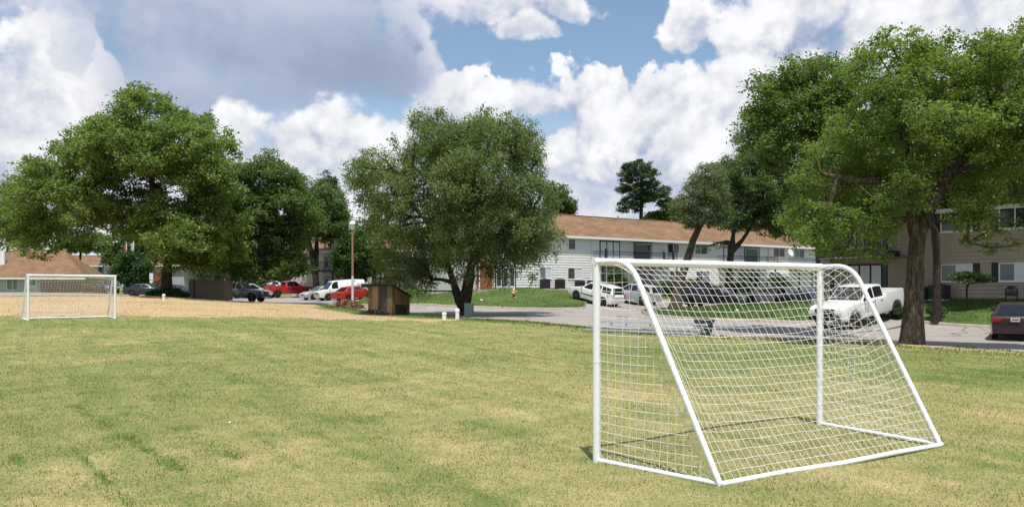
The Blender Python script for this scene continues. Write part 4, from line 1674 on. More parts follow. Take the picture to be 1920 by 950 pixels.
# centre tree
make_tree('broad two-stemmed tree with feathery drooping foliage in the centre', 48,
          [(655, 310), (672, 285), (700, 290), (715, 282), (740, 310), (755, 300), (742, 268), (728, 262), (730, 243), (765, 250), (765, 212), (800, 208), (840, 214), (880, 222), (910, 203), (935, 222), (960, 210), (1000, 245), (1018, 262), (1010, 290), (1025, 330), (1040, 370), (1060, 395), (1050, 430), (1058, 455), (1045, 475), (1020, 480), (1010, 505), (1000, 520), (960, 528), (930, 540), (905, 520), (870, 525), (830, 520), (795, 545), (770, 538), (740, 528), (705, 530), (690, 515), (688, 470), (690, 420), (680, 385), (655, 350)],
          [[(872, 590, 0, .38), (874, 555, 0, .36), (880, 520, 0, .34), (888, 470, .2, .28), (885, 380, .2, .18), (890, 280, .2, .08)], [(868, 580, -.1, .25), (855, 545, -.2, .23), (846, 515, -.3, .20), (820, 440, -.8, .15), (760, 370, -.8, .08)], [(884, 500, 0, .2), (930, 420, -.5, .13), (980, 360, 0, .06)]],
          'leaf_willow', 'bark_dark', 620, .66, 165000, .168, 23, lobes=(46, 1.75), thick=.85, droop=.45, twigs=9, spread=.27, elong=.42, up=.55, gap=.05, flare=1.35,
          extra=[(790, 545, -1.5, .45), (770, 535, -1.5, .5), (1050, 440, -1, .5), (1030, 470, -1, .5), (1000, 515, -1, .45), (705, 525, -1, .6), (950, 520, -2, .5), (735, 258, 0, .4), (745, 272, 0, .4), (765, 555, -1.2, .25)])
# right-hand elm beside the street
make_tree('tall forked tree with bright foliage beside the street on the right', 24,
          [(1530, 250), (1590, 150), (1600, 110), (1640, 70), (1670, 65), (1700, 85), (1725, 70), (1750, 40), (1775, 30), (1795, 60), (1830, 90), (1850, 70), (1875, 50), (1905, 45), (1960, 50), (2080, 80), (2140, 180), (2150, 300), (2080, 390), (1990, 420), (1900, 410), (1840, 425), (1800, 455), (1760, 440), (1690, 430), (1650, 440), (1610, 470), (1560, 470), (1510, 450), (1480, 430), (1470, 380), (1500, 320)],
          [[(1710, 645, 0, .33), (1713, 560, 0, .265), (1718, 480, 0, .245), (1722, 440, 0, .235), (1745, 385, .1, .20), (1785, 320, .2, .16), (1850, 250, .3, .13), (1900, 180, .3, .07)], [(1720, 460, 0, .18), (1710, 410, -.1, .16), (1710, 340, -.2, .14), (1690, 240, -.4, .10), (1670, 140, -.4, .05)],
           [(1712, 350, -.2, .12), (1660, 338, -.6, .11), (1600, 340, -1.0, .09), (1540, 325, -1.2, .06)], [(1790, 320, .2, .12), (1860, 310, -.5, .1), (1960, 290, -1.2, .06)]],
          'leaf_elm', 'bark_elm', 430, .50, 140000, .100, 24, gap=.08, thick=.70, twigs=9, spread=.27, elong=.6, flare=1.2, lobes=(58, 1.25), up=.8,
          clear=[(1850, 1925, 330, 480), (1688, 1775, 385, 500), (1740, 1800, 330, 400)], extra=[(1620, 470, -1, .4), (1590, 462, -.8, .4), (1840, 440, -1, .35), (1880, 430, -1, .3), (1860, 465, -.6, .3), (1560, 470, -1, .42), (1530, 462, -1.2, .4), (1650, 455, -.8, .42), (1670, 430, -.6, .4), (1640, 425, -1.2, .45), (1600, 435, -1.4, .45), (1575, 478, -.6, .35), (1655, 485, -.5, .3), (1815, 415, -1, .4), (1850, 405, -1.2, .35), (1815, 455, -.9, .3), (1900, 460, -.8, .3), (1920, 425, -1, .35), (1505, 452, -1.2, .4)])
# darker tree behind it to the left
make_tree('darker tree behind the forked street tree, leaning over the parked truck', 33,
          [(1385, 245), (1390, 215), (1410, 180), (1415, 150), (1450, 140), (1480, 135), (1490, 110), (1520, 125), (1545, 112), (1580, 115), (1620, 180), (1640, 280), (1640, 380), (1640, 430), (1600, 470), (1560, 460), (1520, 470), (1490, 440), (1500, 400), (1480, 340), (1440, 330), (1420, 290), (1395, 270)],
          [[(1757, 606, 4, .19), (1757, 560, 4, .17), (1757, 500, 4, .16), (1752, 430, 3.5, .14), (1680, 350, 1, .15), (1600, 280, 0, .11), (1500, 220, 0, .06)], [(1640, 320, .5, .1), (1580, 350, 0, .08), (1500, 330, 0, .05)]],
          'leaf_elm_mid', 'bark_dark', 270, .6, 70000, .135, 25, gap=.07, thick=.8, twigs=9, spread=.28, elong=.6, lobes=(34, 1.5), up=.8)
# street-side trees by the white building
make_tree('leaning cedar with grey-green crown on the grass island', 58,
          [(1255, 385), (1275, 350), (1300, 325), (1320, 305), (1345, 312), (1365, 330), (1370, 370), (1365, 410), (1340, 430), (1300, 432), (1275, 425), (1262, 405)],
          [[(1266, 571, 0, .42), (1270, 545, 0, .34), (1284, 500, 0, .30), (1300, 450, 0, .26), (1318, 410, 0, .2), (1330, 360, 0, .10)]],
          'leaf_cedar', 'bark_elm', 95, .62, 30000, .15, 26, thick=.9, twigs=8, spread=.3, elong=.35, up=.4, flare=1.5)
make_tree('round dark green tree in front of the white building balconies', 72,
          [(1332, 350), (1345, 312), (1375, 292), (1405, 268), (1440, 262), (1475, 295), (1498, 335), (1508, 390), (1505, 440), (1485, 468), (1450, 452), (1440, 432), (1400, 440), (1370, 438), (1342, 425)],
          [[(1366, 560, 0, .42), (1368, 500, 0, .38), (1372, 460, 0, .36), (1378, 420, 0, .28), (1395, 350, 0, .15)], [(1374, 470, 0, .24), (1392, 450, -.3, .18), (1412, 420, -.6, .1)], [(1372, 455, 0, .14), (1345, 455, -.6, .09), (1325, 462, -1, .05)]],
          'leaf_elm_dark', 'bark_dark', 340, .8, 64000, .20, 27, join=True, thick=.9, twigs=9, spread=.28, lobes=(50, 1.5), up=.8,
          extra=[(1325, 466, -1, .5), (1305, 470, -1, .4), (1345, 460, -1, .5), (1455, 445, 0, .7)])
# pine
make_tree('tall pine with open tiered crown behind the brown roof', 105,
          [(1148, 352), (1165, 345), (1165, 312), (1185, 298), (1215, 297), (1232, 318), (1238, 345), (1262, 350), (1262, 375), (1240, 395), (1215, 380), (1195, 400), (1170, 408), (1150, 385), (1170, 370)],
          [[(1202, 470, 0, .30), (1202, 410, 0, .26), (1203, 360, 0, .2), (1204, 305, 0, .07)]],
          'leaf_pine', 'bark_dark', 95, .95, 24000, .32, 28, thick=.8, gap=.10, flat=.5, up=.9, elong=.3, twigs=9, spread=.26, name='pine_tree', join=True)
# background trees
bgk = [
    ('dark tree rising behind the centre tree on the right', 88, [(1020, 345), (1050, 338), (1070, 355), (1082, 390), (1075, 430), (1020, 430)], (1050, 545), 'leaf_pecan_dark', 28, 1.0, 8000, .28),
    ('bright low tree showing just over the brown roof beside the pine', 108, [(1205, 402), (1230, 390), (1262, 372), (1290, 365), (1300, 420), (1210, 425)], (1262, 520), 'leaf_bright', 24, 1.3, 8000, .32),
    ('slim conifer standing behind the parking lot', 118, [(598, 330), (608, 310), (625, 322), (640, 350), (652, 400), (650, 470), (610, 470), (600, 400)], (625, 545), 'leaf_pine', 40, 1.4, 10000, .42),
    ('tall tree on a stout trunk in front of the beige building', 92, [(545, 400), (565, 355), (610, 335), (645, 365), (660, 415), (652, 458), (615, 462), (580, 455), (560, 480), (535, 450)], (592, 545), 'leaf_pecan_dark', 64, 1.3, 20000, .30),
    ('bushy green tree beside the lamp post', 90, [(622, 490), (632, 455), (655, 435), (690, 430), (720, 450), (725, 500), (700, 528), (640, 530), (624, 515)], (665, 548), 'leaf_shrub', 60, 1.0, 20000, .26),
    ('dark tree at the left edge behind the low roof', 128, [(-60, 380), (-20, 350), (20, 345), (60, 370), (90, 400), (110, 450), (60, 470), (-60, 470)], (10, 540), 'leaf_pecan_dark', 40, 2.2, 14000, .45),
    ('small bright tree behind the ridge of the low building', 132, [(90, 462), (110, 440), (150, 432), (200, 440), (215, 470), (180, 478), (110, 476)], (150, 542), 'leaf_bright', 28, 1.5, 10000, .36),
    ('shaded tree behind the flagpoles', 118, [(195, 500), (200, 450), (225, 420), (260, 410), (300, 430), (320, 480), (300, 500), (260, 495), (235, 505)], (262, 542), 'leaf_pecan_dark', 40, 1.7, 14000, .38),
    ('dense round shrub tree beneath the flagpoles', 100, [(208, 520), (215, 490), (240, 470), (265, 472), (285, 490), (290, 530), (270, 545), (215, 545)], (246, 552), 'leaf_shrub', 34, 1.2, 14000, .30),
    ('dark tree far behind the huge broadleaf tree', 132, [(300, 520), (310, 440), (350, 400), (400, 420), (430, 480), (420, 540), (330, 545)], (370, 546), 'leaf_pecan_dark', 44, 2.0, 14000, .42),
    ('dark tree far behind the grey pickup', 126, [(400, 530), (410, 450), (460, 410), (520, 430), (550, 480), (545, 545), (410, 546)], (475, 546), 'leaf_pecan_dark', 50, 2.0, 15000, .42),
    ('dark tree far behind the lamp post', 130, [(640, 470), (650, 420), (700, 400), (760, 420), (780, 480), (760, 520), (660, 520)], (710, 546), 'leaf_pecan_dark', 40, 2.0, 12000, .42),
    ('dark tree rising behind the far end of the white building', 110, [(1500, 470), (1505, 410), (1540, 380), (1590, 390), (1620, 440), (1610, 500), (1520, 500)], (1560, 545), 'leaf_pecan_dark', 40, 1.7, 12000, .38),
    ('leafy tree added to shade the right part of the tan building', 38.0, [(1800, 330), (1810, 200), (1860, 130), (1940, 110), (2040, 160), (2080, 260), (2060, 340), (1960, 380), (1880, 388), (1820, 395)], (2030, 610), 'leaf_elm_mid', 110, .85, 28000, .17),  # added tree: crown set before the facade to keep the sun off it
    ('leafy tree added to shade the balcony end of the tan building', 42.0, [(1600, 330), (1630, 210), (1700, 150), (1790, 150), (1840, 220), (1840, 330), (1790, 395), (1700, 410), (1640, 420), (1605, 390)], (1716, 590), 'leaf_elm_mid', 110, .9, 28000, .18),  # added too, trunk hidden behind the street tree; its crown darkens the wall
    ('dense tree far behind the roof of the tan building', 75, [(1700, 420), (1720, 360), (1790, 330), (1900, 340), (1990, 380), (1990, 470), (1700, 470)], (1840, 540), 'leaf_elm_dark', 50, 1.6, 12000, .34),
]
for i, (lb, d_, ol, bs, lf, nc, cr_, nl, ls) in enumerate(bgk):
    cx = sum(p[0] for p in ol) / len(ol)
    ty = min(p[1] for p in ol)
    r0 = 0.34 if 'stout' in lb else 0.24
    stm = [[(bs[0], bs[1], 0, r0 * 1.2), (bs[0], bs[1] - 40, 0, r0), ((bs[0] + cx) / 2, (bs[1] + ty) / 2, 0, r0 * .7), (cx, ty + 25, 0, .07)]]
    if 'stout' in lb:
        stm.append([(bs[0] + 2, bs[1] - 6, -.3, .34), (bs[0] - 6, bs[1] - 60, -.4, .30), (bs[0] - 14, 440, -.4, .18)])
    make_tree(lb, d_, ol, stm, lf, 'bark_dark', nc, cr_, nl, ls, 60 + i, thick=.8, twigs=9, spread=.28, min_up=0.5,
              name='conifer_tree' if 'conifer' in lb else 'tree', join=True, elong=.3 if 'conifer' in lb else .55)
# small tree and shrubs by the buildings
make_tree('small layered tree growing in front of the tan building windows', 38.5,
          [(1775, 520), (1800, 505), (1840, 510), (1865, 522), (1850, 535), (1800, 535), (1770, 530)], [[(1812, 568, 0, .035), (1813, 540, 0, .03), (1816, 512, 0, .015)]],
          'leaf_elm_dark', 'bark_dark', 22, .30, 2600, .10, 90, thick=.5, flat=.3, name='small_tree', join=True, min_up=0.4, flare=1.1)
shr = [('round shrub at the ground-floor doors of the white building behind the white SUV', 70.5, [(1135, 520), (1150, 508), (1172, 510), (1180, 530), (1165, 545), (1140, 545)], 22, .55, 5000),
       ('long hedge shrub behind the black minivan', 76, [(1225, 540), (1240, 525), (1290, 520), (1330, 525), (1345, 545), (1300, 556), (1230, 554)], 40, .65, 8000),
       ('rounded shrub against the white building behind the champagne wagon', 86, [(1440, 540), (1445, 520), (1465, 512), (1482, 525), (1485, 545), (1460, 552)], 26, .6, 5000),
       ('dark shrub under the balconies of the white building', 80, [(1345, 535), (1375, 525), (1410, 530), (1420, 548), (1350, 552)], 24, .6, 4500),
       ('low bush below the tan building beside the street tree', 38, [(1735, 580), (1750, 572), (1772, 576), (1780, 590), (1740, 592)], 14, .22, 2200),
       ('low dark shrubs added for the shadow pool at the foot of the huge broadleaf tree', 62.5, [(272, 556), (285, 545), (310, 541), (340, 543), (354, 554), (345, 564), (285, 563)], 40, .5, 9000),  # dark leaf mass put in to deepen the shadow pool round the trunk
       ('low clump of brush beside the parked truck', 39.5, [(1676, 585), (1690, 575), (1705, 585), (1705, 600), (1680, 600)], 12, .25, 2000)]
for i, (lb, d_, ol, nc, cr_, nl) in enumerate(shr):
    cx = sum(p[0] for p in ol) / len(ol)
    by = max(p[1] for p in ol)
    ty = min(p[1] for p in ol)
    make_tree(lb, d_, ol, [[(cx, by, 0, .06), (cx, (by + ty) / 2, 0, .04), (cx, ty + 6, 0, .02)]], 'leaf_shrub', 'bark_dark', nc, cr_, nl, .16 if d_ > 60 else .08, 120 + i, thick=.7, name='shrub', cat='shrub', join=True, min_up=-1, flare=1.1)

# ------------------------------------------------------------------ buildings
def board_mesh(name, L, h, t_bot=0.042, t_top=0.004):
    """one lap-siding board, length along x, bottom edge at z = 0, face towards -y"""
    mb = MB()
    mb.add([(0, 0, 0), (L, 0, 0), (L, 0, h * 1.02), (0, 0, h * 1.02), (0, -t_bot, 0), (L, -t_bot, 0), (L, -t_top, h * 1.02), (0, -t_top, h * 1.02)],
           [(4, 5, 6, 7), (0, 4, 7, 3), (1, 2, 6, 5), (0, 1, 5, 4), (3, 7, 6, 2)])
    return mb.mesh(name)


_BM = {}


def siding(parent, m, x0, x1, z0, z1, expo, openings, y=0.0):
    """lap boards between x0 and x1, interrupted at the openings (ox0, ox1, oz0, oz1)"""
    z = z0
    while z < z1 - 0.02:
        h = min(expo, z1 - z)
        cuts = sorted([(max(a, x0), min(b, x1)) for a, b, c, e in openings if c < z + h * 0.6 and e > z + h * 0.4 and b > x0 and a < x1])
        cur = x0
        segs = []
        for a, b in cuts:
            if a > cur + 0.03:
                segs.append((cur, a))
            cur = max(cur, b)
        if cur < x1 - 0.03:
            segs.append((cur, x1))
        for a, b in segs:
            key = (round(b - a, 3), round(h, 3), m.name)
            if key not in _BM:
                me = board_mesh('siding_board', b - a, h)
                me.materials.append(m)
                _BM[key] = me
            o = bpy.data.objects.new('siding_board', _BM[key])
            link(o, parent)
            o.location = (a, y, z)
        z += expo


def window(parent, x0, x1, z0, z1, y=0.0, left='pane_dark', right='curtain_dim', shutters=None, trim='trim_white', mull=True):
    f = MB()
    t = 0.06
    f.box(x0, x1, y - 0.05, y - 0.002, z0, z0 + t)
    f.box(x0, x1, y - 0.05, y - 0.002, z1 - t, z1)
    f.box(x0, x0 + t, y - 0.05, y - 0.002, z0 + t, z1 - t)
    f.box(x1 - t, x1, y - 0.05, y - 0.002, z0 + t, z1 - t)
    xm = (x0 + x1) / 2
    if mull:
        f.box(xm - 0.03, xm + 0.03, y - 0.045, y - 0.002, z0 + t, z1 - t)
    w = f.build('window', M[trim], parent)
    xs = [(x0 + t, xm - 0.03, left), (xm + 0.03, x1 - t, right)] if mull else [(x0 + t, x1 - t, left)]
    for a, b, m in xs:
        MB().box(a, b, y - 0.016, y - 0.003, z0 + t, z1 - t).build('pane', M[m], w)
    MB().box(x0 - 0.04, x1 + 0.04, y - 0.075, y - 0.004, z0 - 0.05, z0 - 0.002).build('sill', M[trim], w)
    if shutters:
        for a, b in ((x0 - shutters - 0.03, x0 - 0.03), (x1 + 0.03, x1 + shutters + 0.03)):
            s = MB().box(a, b, y - 0.045, y - 0.03, z0 - 0.03, z1 + 0.03)
            k = int((z1 - z0) / 0.09)
            for i in range(k):
                zz = z0 + i * (z1 - z0) / k
                s.obox(((a + b) / 2, y - 0.048, zz + 0.04), ((b - a) / 2 - 0.04, 0, 0), (0, 0.006, 0.012), (0, -0.004, 0.03))
            s.build('shutter', M['shutter'], parent)
    return w


def french_door(parent, x0, x1, z0, z1, y=0.0, n=3, pane='curtain', frame='trim_dark', dim=None):
    f = MB()
    t = 0.11
    f.box(x0, x1, y - 0.06, y - 0.002, z1 - t, z1)
    f.box(x0, x1, y - 0.06, y - 0.002, z0, z0 + 0.08)
    wd = (x1 - x0 - t) / n
    for i in range(n + 1):
        f.box(x0 + i * wd, x0 + i * wd + t, y - 0.06, y - 0.002, z0 + 0.08, z1 - t)
    dr = f.build('patio_door', M[frame], parent)
    for i in range(n):
        a, b = x0 + i * wd + t, x0 + (i + 1) * wd
        st = MB()
        st.box(a, a + 0.07, y - 0.05, y - 0.012, z0 + 0.08, z1 - t).box(b - 0.07, b, y - 0.05, y - 0.012, z0 + 0.08, z1 - t)
        st.box(a + 0.07, b - 0.07, y - 0.05, y - 0.012, z0 + 0.08, z0 + 0.30).box(a + 0.07, b - 0.07, y - 0.05, y - 0.012, z1 - t - 0.1, z1 - t)
        st.build('door_leaf', M['trim_white'], dr)
        MB().box(a + 0.07, b - 0.07, y - 0.02, y - 0.004, z0 + 0.30, z1 - t - 0.1).build('pane', M[(dim or [])[i] if dim else pane], dr)
    return dr


def gable_roof(parent, x0, x1, depth, z, rise, over=0.5, m='shingle', hip=0.0, th=0.14):
    """ridge along x; front eave at y = -over, back eave at depth + over"""
    r = rise
    yf, yb, ym = -over, depth + over, depth / 2
    ze = z - rise * over / (depth / 2)
    for s in (0, 1):
        y = yf if s == 0 else yb
        h0 = x0 - over + (hip if hip else 0)
        h1 = x1 + over - (hip if hip else 0)
        top = [(x0 - over, y, ze), (x1 + over, y, ze), (h1, ym, z + r), (h0, ym, z + r)]
        n = Vector((0, -(r), (depth / 2 + over))) if s == 0 else Vector((0, r, depth / 2 + over))
        n.normalize()
        lo = [tuple(Vector(p) - n * th) for p in top]
        f = [(0, 1, 2, 3), (7, 6, 5, 4), (0, 4, 5, 1), (1, 5, 6, 2), (2, 6, 7, 3), (3, 7, 4, 0)]
        if s == 1:
            f = [tuple(reversed(q)) for q in f]
        # local axes that lie in the slope so that the courses run level
        u = Vector((1, 0, 0))
        v = (Vector(top[3]) - Vector(top[0]))
        v.x = 0
        v.normalize()
        o3 = Vector(top[0])
        mt = Matrix((u, v, u.cross(v))).transposed().to_4x4()
        mt.translation = o3
        inv = mt.inverted()
        me = bpy.data.meshes.new('roof_slope')
        me.from_pydata([tuple(inv @ Vector(p)) for p in top + lo], [], f)
        me.update()
        o = obj('roof_slope', me, M[m], parent)
        o.matrix_local = mt
        MB().box(x0 - over, x1 + over, y - (0.035 if s == 0 else -0.005), y - (-0.005 if s == 0 else -0.035), ze - 0.24, ze - 0.015).build('fascia', M['trim_white'], o.parent)
    if hip:
        for s in (-1, 1):
            xe = x0 - over if s < 0 else x1 + over
            xh = xe + (hip if s < 0 else -hip)
            v = [(xe, yf, ze), (xe, yb, ze), (xh, ym, z + r), (xe, yf, ze - th), (xe, yb, ze - th), (xh, ym, z + r - th)]
            f = [(0, 2, 1), (3, 4, 5), (0, 1, 4, 3), (1, 2, 5, 4), (2, 0, 3, 5)]
            MB().add(v, f if s < 0 else [tuple(reversed(q)) for q in f]).build('roof_hip', M[m], parent)
    rl0, rl1 = x0 - over + (hip or 0), x1 + over - (hip or 0)
    MB().add([(rl0, ym - 0.2, z + r - 0.03), (rl0, ym, z + r + 0.05), (rl0, ym + 0.2, z + r - 0.03), (rl1, ym - 0.2, z + r - 0.03), (rl1, ym, z + r + 0.05), (rl1, ym + 0.2, z + r - 0.03)],
             [(0, 3, 4, 1), (1, 4, 5, 2), (0, 1, 2), (3, 5, 4)]).build('ridge_cap', M[m], parent)
    # soffit board under the front eave
    MB().box(x0 - over + 0.03, x1 + over - 0.03, -over + 0.01, -0.004, ze - 0.20, ze - 0.17).build('soffit', M['trim_white'], parent)


def gable_ends(parent, x0, x1, depth, z, rise, m):
    mb = MB()
    for a, b in ((x0, x0 + 0.12), (x1 - 0.12, x1)):
        mb.add([(a, 0, z), (a, depth, z), (a, depth / 2, z + rise - 0.16), (b, 0, z), (b, depth, z), (b, depth / 2, z + rise - 0.16)],
               [(0, 2, 1), (3, 4, 5), (0, 1, 4, 3), (1, 2, 5, 4), (2, 0, 3, 5)])
        e = mb.build('gable_wall', m, parent)
        mb = MB()


def railing(parent, x0, x1, y0, z0, h=1.0, n=None, ends=True, depth=1.4):
    r = MB()
    r.box(x0, x1, y0 - 0.02, y0 + 0.02, z0 + h - 0.04, z0 + h)
    r.box(x0, x1, y0 - 0.015, y0 + 0.015, z0 + 0.08, z0 + 0.11)
    k = n or int((x1 - x0) / 0.14)
    for i in range(k + 1):
        x = x0 + (x1 - x0) * i / k
        r.box(x - 0.008, x + 0.008, y0 - 0.008, y0 + 0.008, z0, z0 + h - 0.04)
    if ends:
        for x in (x0, x1):
            r.box(x - 0.015, x + 0.015, y0 + 0.02, y0 + depth, z0 + h - 0.04, z0 + h)
            for j in range(8):
                yy = y0 + 0.1 + j * (depth - 0.1) / 8
                r.box(x - 0.008, x + 0.008, yy - 0.008, yy + 0.008, z0, z0 + h - 0.04)
    return r.build('railing', M['black_iron'], parent)


def ac_unit(name, label, loc, rz, w=0.75, h=0.8, group=None):
    t = thing(name, label, 'air conditioner', loc, rz, group)
    MB().box(-w / 2, w / 2, -w / 2, w / 2, 0.0, 0.08).build('base', M['galvanised'], t)
    b = MB().box(-w / 2 + 0.02, w / 2 - 0.02, -w / 2 + 0.02, w / 2 - 0.02, 0.08, h)
    for i in range(7):
        z = 0.14 + i * (h - 0.2) / 7
        b.box(-w / 2, w / 2, -w / 2, w / 2, z, z + 0.03)
    b.build('casing', M['ac_dark'], t)
    MB().lathe([(w * 0.4, h), (w * 0.4, h + 0.03), (w * 0.1, h + 0.05)], 14).build('fan_grille', M['black_iron'], t)
    return t


def facade_frame(p0, p1):
    d = Vector((p1[0] - p0[0], p1[1] - p0[1]))
    return d.length, math.atan2(d.y, d.x)


# ---- white two-storey building
def white_building():
    p0 = (4 - 0.84 * 8.2, 72 - 0.54 * 8.2)
    ang = math.atan2(0.54, 0.84)
    zb = 1.72
    root = thing('apartment_building', 'long white two-storey apartment building with brown shingle roof', 'building', (p0[0], p0[1], zb), ang)
    L, D, H, rise = 47.5, 10.0, 5.25, 2.35

    def sx(px):     # photo column -> distance along the facade
        q = (px - 960) / FOC
        return (q * p0[1] - p0[0]) / (0.84 - q * 0.54) if False else (q * p0[1] - p0[0]) / (math.cos(ang) - q * math.sin(ang))
    wall = MB().box(0, L, 0, D, -0.5, H).build('wall', M['white_siding'], root)
    gable_ends(root, 0, L, D, H, rise, M['white_siding'])
    gable_roof(root, 0, L, D, H + 0.05, rise, 0.46)
    ops = []
    wins = []
    for a, b, l, r_ in ((1065, 1092, 'pane_dark', 'curtain'), (1251, 1273, 'pane_dark', 'curtain_dim'), (1303, 1326, 'curtain_dim', 'pane_dark'), (1450, 1471, 'pane_dark', 'pane_dark'), (1489, 1508, 'curtain_dim', 'pane_dark'), (1000, 1024, 'pane_dark', 'curtain_dim')):
        wins.append((sx(a), sx(b), 3.78, 4.82, l, r_))
    for a, b, l, r_ in ((1064, 1091, 'pane_dark', 'curtain'), (1012, 1034, 'curtain_dim', 'curtain'), (1305, 1330, 'pane_dark', 'curtain_dim'), (1440, 1462, 'pane_dark', 'curtain_dim'), (1255, 1275, 'pane_dark', 'curtain_dim')):
        wins.append((sx(a), sx(b), 1.0, 2.1, l, r_))
    doors = [(sx(1124), sx(1162), 2.75, 4.78, ['curtain', 'curtain', 'curtain']), (sx(1188), sx(1222), 2.75, 4.78, ['curtain_dim', 'pane_dark', 'pane_dark']), (sx(1395), sx(1424), 2.75, 4.78, ['pane_dark', 'pane_dark', 'curtain_dim']), (sx(1356), sx(1372), 2.75, 4.7, ['curtain', 'curtain'])]
    doors += [(sx(928), sx(967), 0.05, 2.15, ['pane_dark'] * 3), (sx(1128), sx(1166), 0.05, 2.15, ['curtain_dim'] * 3), (sx(1190), sx(1226), 0.05, 2.15, ['pane_dark'] * 3), (sx(1385), sx(1424), 0.05, 2.15, ['pane_dark'] * 3)]
    for w in wins:
        ops.append((w[0] - 0.02, w[1] + 0.02, w[2] - 0.06, w[3] + 0.02))
        window(root, w[0], w[1], w[2], w[3], 0.0, w[4], w[5])
    for dd in doors:
        ops.append((dd[0] - 0.02, dd[1] + 0.02, dd[2] - 0.02, dd[3] + 0.02))
        french_door(root, dd[0], dd[1], dd[2], dd[3], 0.0, len(dd[4]), dim=dd[4])
    # brick bay at the entrance on the left
    bx0, bx1 = sx(893), sx(926)
    ops.append((bx0, bx1, 0, 2.6))
    siding(wall, M['white_siding'], 0.02, L - 0.02, 0.0, H - 0.12, 0.235, ops)
    bm_ = []
    for k in range(2):
        me = MB().box(-0.112, 0.112, -0.03, 0.0, 0, 0.07).mesh('brick')
        me.materials.append(M['brick' if k else 'brick_dark'])
        bm_.append(me)
    bay = MB().box(bx0, bx1, -0.012, 0.0, 0.0, 2.6).build('brick_bay', M['mortar'], root)
    rws = 16
    for i in range(rws):
        n = max(1, int((bx1 - bx0) / 0.26))
        for j in range(n):
            o = bpy.data.objects.new('brick', bm_[random.random() < 0.6])
            link(o, bay)
            o.location = (bx0 + 0.13 + j * 0.26 + (0.06 if i % 2 else 0), -0.011, 0.02 + i * 0.16)
            o.scale = (1.05, 1, 2.0)
    # balconies
    for a, b in ((sx(1112), sx(1252)), (sx(1345), sx(1436)), (sx(1478), sx(1528))):
        MB().box(a, b, -1.5, -0.04, 2.52, 2.72).build('balcony_deck', M['trim_dark'], root)
        railing(root, a + 0.05, b - 0.05, -1.45, 2.72, 0.98)
        MB().box(a, b, -1.52, -1.44, 2.30, 2.52).build('balcony_beam', M['trim_white'], root)
        for x in np.linspace(a + 0.1, b - 0.1, 3):
            MB().box(x - 0.07, x + 0.07, -1.47, -1.33, 0, 2.52).build('balcony_post', M['trim_dark'], root)
    for x in (sx(1124) - 0.35, sx(1244)):
        MB().box(x - 0.1, x + 0.1, -1.50, -1.34, 2.722, 3.9).build('balcony_newel', M['trim_dark'], root)
    for a, b in ((sx(1172), sx(1196)), (sx(1381), sx(1401))):
        s = MB()
        n = 9
        for i in range(n):
            x = a + (b - a) * i / n
            s.box(x, x + (b - a) / n * 0.98, -1.42 - 0.02 * (i % 2), -1.40 - 0.02 * (i % 2), 2.75, 4.45 + 0.04 * math.sin(i))
        s.build('privacy_screen', M['utility_green'] if False else M['bin_lid'], root)
    # downspouts
    for px in (1107, 1440):
        x = sx(px)
        MB().tube([(x, -0.45, H - 0.3), (x, -0.08, H - 0.55), (x, -0.07, 0.1), (x, -0.2, 0.02)], 0.045, 8).build('downspout', M['trim_white'], root)
    MB().box(-0.03, 0.08, -0.045, 0.12, -0.3, H - 0.1).build('corner_trim', M['trim_white'], root)
    MB().box(L - 0.08, L + 0.03, -0.045, 0.12, -0.3, H - 0.1).build('corner_trim', M['trim_white'], root)
    for i, px in enumerate((1210, 1312, 1400)):
        x = sx(px)
        MB().lathe([(0.07, 0), (0.07, 0.5), (0.09, 0.52), (0.09, 0.56)], 8, (x, D * 0.42, H + rise * 0.84)).build('vent_pipe', M['galvanised'], root)
    # concrete walk along the foot of the wall
    MB().box(-1, L * 0.62, -1.5, -0.03, -0.35, 0.035).build('walkway', M['kerb'], root)
    f = lambda x, y, z: (p0[0] + math.cos(ang) * x - math.sin(ang) * y, p0[1] + math.sin(ang) * x + math.cos(ang) * y, zb + z)
    for i, (px, lab) in enumerate(((1015, 'dark air conditioner nearest the building entrance, leftmost on the white wall'), (1043, 'dark air conditioner second from the left along the white wall'),
                                   (1080, 'dark air conditioner below the right ground-floor window of the white wall'), (1103, 'dark air conditioner behind the white SUV at the white wall'))):
        ac_unit('air_conditioner', lab, f(sx(px), -0.6, 0.035), ang, 0.72, 0.95 if i < 2 else 0.82, 'air conditioners along the white building')
    # things on the balconies
    t = thing('satellite_dish', 'pale satellite dish on the upper balcony of the white building', 'satellite dish', f(sx(1461), -1.43, 3.72), ang)
    MB().tube([(0, 0, 0), (0, 0, 0.35)], 0.025, 8).build('mast', M['galvanised'], t)
    dm = MB().lathe([(0.0, 0.0), (0.18, 0.02), (0.34, 0.07), (0.45, 0.14), (0.46, 0.15), (0.34, 0.085), (0.0, 0.015)], 18)
    dm.v = [tuple(Matrix.Rotation(R(65), 3, 'X') @ Vector(p) + Vector((0, -0.06, 0.45))) for p in dm.v]
    dm.build('dish', M['dish_grey'], t)
    MB().tube([(0, -0.1, 0.2), (0, -0.5, 0.42)], 0.015, 6).build('feed_arm', M['galvanised'], t)
